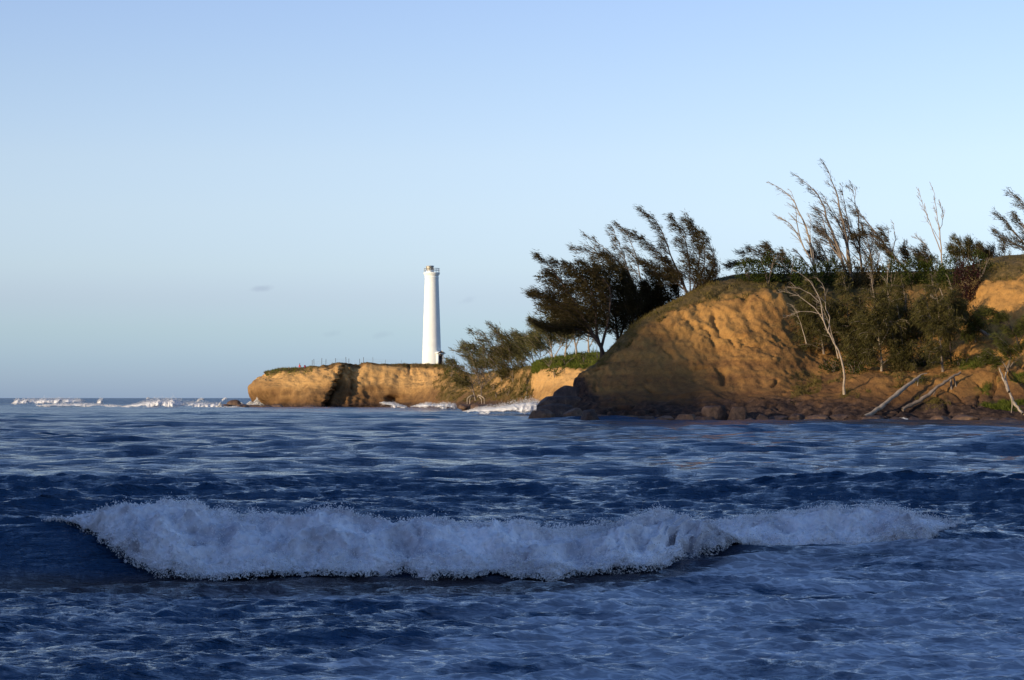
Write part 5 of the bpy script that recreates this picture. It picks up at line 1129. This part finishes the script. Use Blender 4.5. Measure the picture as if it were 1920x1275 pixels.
GV = 'bushes on the cove slope and bank'
for px, pb, w, h, lab, mt in [(836, 688, 26, 10, 'low green bush beside the lighthouse doorway', M_needle), (858, 696, 34, 12, 'wide bush on the brow right of the lighthouse', M_needle), (846, 704, 26, 14, 'green bush below the brow right of the lighthouse', M_needle_green),
                              (1030, 684, 40, 14, 'bright bush at the left end of the green bank', M_needle_green), (1060, 680, 44, 13, 'bright bush in the middle of the green bank', M_needle_green), (1095, 676, 40, 18, 'bright tall bush at the right end of the green bank', M_needle_green),
                              (1040, 704, 30, 20, 'dark green bush hanging over the orange bank', M_needle_green), (952, 738, 26, 14, 'round bush low on the cove slope', M_needle), (925, 728, 30, 12, 'low bush on the cove slope left of the round one', M_needle),
                              (988, 736, 22, 16, 'green bush on the orange spur', M_needle_green), (930, 742, 22, 8, 'small bush near the cove shelf', M_needle), (986, 746, 16, 8, 'small green bush below the one on the orange spur', M_needle_green)]:
    shrub(px, pb, w, h, ground(px, pb - 2, 1)[1] - 0.3, lab, GV, mt, size=0.42, dens=26)

def grass_on(P, VS_ok, n, size, mat, label, name='grass'):
    nu, nv = P.shape[:2]; idx = np.argwhere(VS_ok[:-1, :-1]); sel = idx[rng.integers(0, len(idx), n)]
    a, b = rng.random(n)[:, None], rng.random(n)[:, None]; i, j = sel.T
    Q = P[i, j] * (1 - a) * (1 - b) + P[i + 1, j] * a * (1 - b) + P[i, j + 1] * (1 - a) * b + P[i + 1, j + 1] * a * b
    D = rng.normal(0, 0.45, (n, 3)) + [-0.5, -0.15, 0.9]; D /= np.linalg.norm(D, axis=1)[:, None]; g = Geo()
    cl = np.clip(0.7 + 1.1 * noise3(Q[:, 0] * .6, Q[:, 1] * .6, Q[:, 2] * .6), 0.25, 1.8)
    L = rng.uniform(0.5, 1.3, n) * size * cl; g.blades(Q - D * 0.05, D, L, L * 0.16 + 0.012 * size)
    o = g.obj(name, mat, None, np.zeros(3)); tag(o, label, 'grass', kind='stuff')
def vgrid(nseg, nk): return np.concatenate([np.linspace(i, i + 1, n, endpoint=False) for i, n in enumerate(nseg)] + [[nk - 1.0]])
vm = vgrid([3, 14, 26, 44, 46, 44, 22, 12, 10], 10); vh = vgrid([3, 10, 22, 30, 30, 26, 22, 10, 8], 10)
PXm = 960 + P_main[..., 0] / P_main[..., 1] * F; PXh = 960 + P_head[..., 0] / P_head[..., 1] * F
nmm = fbm(P_main[..., 0] * 0.25, P_main[..., 1] * 0.25, P_main[..., 2] * 0.25, 4); nhh = fbm(P_head[..., 0] * 0.12, P_head[..., 1] * 0.12, P_head[..., 2] * 0.12, 4)
grass_on(P_main, (vm[None] + 0.6 * nmm > 5.85) & (vm[None] < 7.6) & (PXm > 1120) & (PXm < 2050), 46000, 0.42, M_grass, 'dry windblown grass along the edge of the sea cliff')
grass_on(P_main, (vm[None] + 0.9 * nmm > 3.1) & (vm[None] < 5.4) & (PXm > 1480) & (PXm < 1860) & (nmm > 0.05), 16000, 0.38, M_grass, 'thin dry grass on the gully slopes')
grass_on(P_main, (vm[None] + 0.9 * nmm > 2.9) & (vm[None] < 4.6) & (PXm > 1800) & (PXm < 1990) & (nmm > 0.1), 9000, 0.45, M_grass_green, 'greener grass on the right hand bank')
grass_on(P_head, (vh[None] + 0.5 * nhh > 6.25) & (vh[None] < 7.9) & (PXh > 470) & (PXh < 850), 16000, 0.45, M_grass, 'short grass on the flat top of the headland')
grass_on(P_head, (vh[None] + 0.5 * nhh > 5.6) & (vh[None] < 7.5) & (PXh > 500) & (PXh < 585), 6000, 0.6, M_grass_green, 'green grass on the seaward corner of the headland')
grass_on(P_head, (vh[None] > 2.6) & (vh[None] < 7.9) & (PXh > 812) & (PXh < 1000) & (nhh > -0.12), 24000, 0.6, M_grass, 'rough brown grass on the cove slope')
grass_on(P_head, (vh[None] + 0.6 * nhh > 5.5) & (vh[None] < 8.0) & (PXh > 1000) & (PXh < 1150), 16000, 0.8, M_grass_green, 'tall bright grass on the green bank')

# roots of the shore tree in the cove
for px, x2, lab in ((886, 876, 'left'), (898, 908, 'right')):
    q = ground(px, 752, 1); Yc = 431
    t = empty('exposed_root', W(px, 750, Yc), f'pale exposed root arching down to the shelf on the {lab} of the cove tree foot', 'root', 'exposed roots at the foot of the cove tree')
    g = Geo(); g.tube(catmull([W(px + (2 if lab == 'left' else -2), 744, Yc), W(px, 741, Yc - .5), W(x2, 748, Yc - 1), W(x2, 758, Yc - 1.4)], 12), np.linspace(0.16, 0.07, 12), 6); g.obj('root', M_bark_pale, t, W(px, 750, Yc))
    g = Geo(); g.tube(catmull([W(px, 743, Yc), W((px + x2) / 2, 750, Yc - 1.2), W((px + x2) / 2, 760, Yc - 1.6)], 10), np.linspace(0.12, 0.06, 10), 5); g.obj('root', M_bark_pale, t, W(px, 750, Yc))

# ------------------------------------------------------------------ fence and people on the headland
def top_of_headland(px):
    a, b, Q, vs = TERR[1]; m = (np.abs(a - px) < 2.0) & (vs > 6.2) & (vs < 7.2); q = Q[m]; j = (q[:, 2] / q[:, 1]).argmax(); return q[j]
M_post = simple('weathered_post', (0.13, 0.12, 0.12), 0.8, 0.3, 3.0)
fx = [584.5, 588.5, 604, 609, 629, 647, 653, 674, 683, 700, 724, 752]
fp = [top_of_headland(px) for px in fx]
fr = empty('post_fence', fp[0], 'thin post and wire fence along the headland edge left of the lighthouse', 'fence')
for i, (px, q) in enumerate(zip(fx, fp)):
    hgt = [1.45, 1.75, 1.75, 1.6, 1.2, 1.5, 1.4, 1.5, 1.35, 1.45, 1.0, 0.9][i]; rr = 0.055 if i < 9 else 0.035
    V, Fc = lathe([(rr, -0.5), (rr, hgt - .1), (rr * 1.4, hgt - .1), (rr * 1.4, hgt), (0.001, hgt + .02)], 6)
    V[:, 0] += (V[:, 2]) * [0.02, -0.03, 0.01, 0.04][i % 4]
    mesh_obj('post', V + (q - fp[0]), Fc, M_post, fr)
for hh in (0.55, 1.0):
    g = Geo(); pts = []
    for a, b in zip(fp[:-1], fp[1:]):
        for k in range(4): p = a + (b - a) * k / 4; pts.append(p + [0, 0, hh - 0.08 * sin(pi * k / 4)])
    g.tube(np.array(pts), np.full(len(pts), 0.012), 4); g.obj('wire', M_rail, fr, fp[0])

def skinned(name, joints, edges, radii, mat, parent, sub=1):
    me = bpy.data.meshes.new(name); me.from_pydata(joints, edges, []); o = bpy.data.objects.new(name, me); COL.objects.link(o); me.materials.append(mat)
    m = o.modifiers.new('skin', 'SKIN'); me.skin_vertices.new() if not me.skin_vertices else None
    for v, r in zip(me.skin_vertices[0].data, radii): v.radius = (r, r)
    me.skin_vertices[0].data[0].use_root = True
    s = o.modifiers.new('sub', 'SUBSURF'); s.levels = sub; s.render_levels = sub
    if parent: o.parent = parent
    return o
def plain(name, c, r=0.85): return simple(name, c, r, 0.08, 4.0)
def person(q, label, shirt, trousers, face, sit=True):
    t = empty('person', q, label, 'person', 'people at the seaward end of the headland'); t.rotation_euler = (0, 0, face)
    skin = plain('skin', (0.36, 0.20, 0.13)); ms, mt = plain('shirt_cloth', shirt), plain('trouser_cloth', trousers)
    # crouching figure facing +X: pelvis low, knees up, arms forward
    J = [(0, 0, .32), (-.02, 0, .55), (0.03, 0, .78), (.07, 0, .90), (.11, 0, 1.02), (.13, 0, 1.14),
         (.02, .10, .30), (.34, .14, .50), (.20, .14, .08), (.36, .14, .04), (.02, -.10, .30), (.34, -.14, .50), (.20, -.14, .08), (.36, -.14, .04),
         (.05, .19, .78), (.20, .24, .58), (.40, .18, .55), (.48, .16, .56), (.05, -.19, .78), (.20, -.24, .58), (.40, -.18, .55), (.48, -.16, .56)]
    E = [(0, 1), (1, 2), (2, 3), (3, 4), (4, 5), (0, 6), (6, 7), (7, 8), (8, 9), (0, 10), (10, 11), (11, 12), (12, 13), (2, 14), (14, 15), (15, 16), (16, 17), (2, 18), (18, 19), (19, 20), (20, 21)]
    Rr = [.14, .13, .15, .055, .09, .085, .10, .07, .05, .04, .10, .07, .05, .04, .06, .045, .035, .03, .06, .045, .035, .03]
    skinned('body', J, E, Rr, skin, t)
    skinned('shirt', [J[0], J[1], (0.03, 0, .76), J[14], J[15], J[18], J[19]], [(0, 1), (1, 2), (2, 3), (3, 4), (2, 5), (5, 6)], [.16, .155, .17, .08, .065, .08, .065], ms, t)
    skinned('trousers', [J[0], J[6], J[7], (.21, .14, .14), J[10], J[11], (.21, -.14, .14)], [(0, 1), (1, 2), (2, 3), (0, 4), (4, 5), (5, 6)], [.155, .12, .09, .065, .12, .09, .065], mt, t)
    V, Fc = ICO3; V = V * [.11, .095, .10] + [.10, 0, 1.11]; V[:, 0] -= 0.03 * (V[:, 2] < 1.08); mesh_obj('hair', V, Fc, plain('dark_hair', (.02, .015, .012)), t)
    return t
q = top_of_headland(561); person(q, 'crouching person in red and white clothes at the seaward end of the headland', (0.62, 0.05, 0.07), (0.60, 0.12, 0.13), R(-20))
q = top_of_headland(570)
t = empty('backpack', q, 'small dark red pack on the grass right of the crouching person', 'backpack')
V, Fc = ICO3; V = np.sign(V) * np.abs(V) ** 0.7 * [0.27, 0.2, 0.36] + [0, 0, 0.30]; mesh_obj('bag', V, Fc, plain('maroon_cloth', (0.16, 0.03, 0.06)), t)
V, Fc = ICO3; V = np.sign(V) * np.abs(V) ** 0.7 * [0.18, 0.09, 0.16] + [0, -0.21, 0.22]; mesh_obj('pocket', V, Fc, plain('red_cloth', (0.35, 0.05, 0.09)), t)
g = Geo(); g.tube(catmull([[-.08, 0, .62], [-.04, 0, .72], [.04, 0, .72], [.08, 0, .62]], 8), np.full(8, .02), 5); g.obj('strap', plain('black_strap', (.02, .02, .02)), t, np.zeros(3))
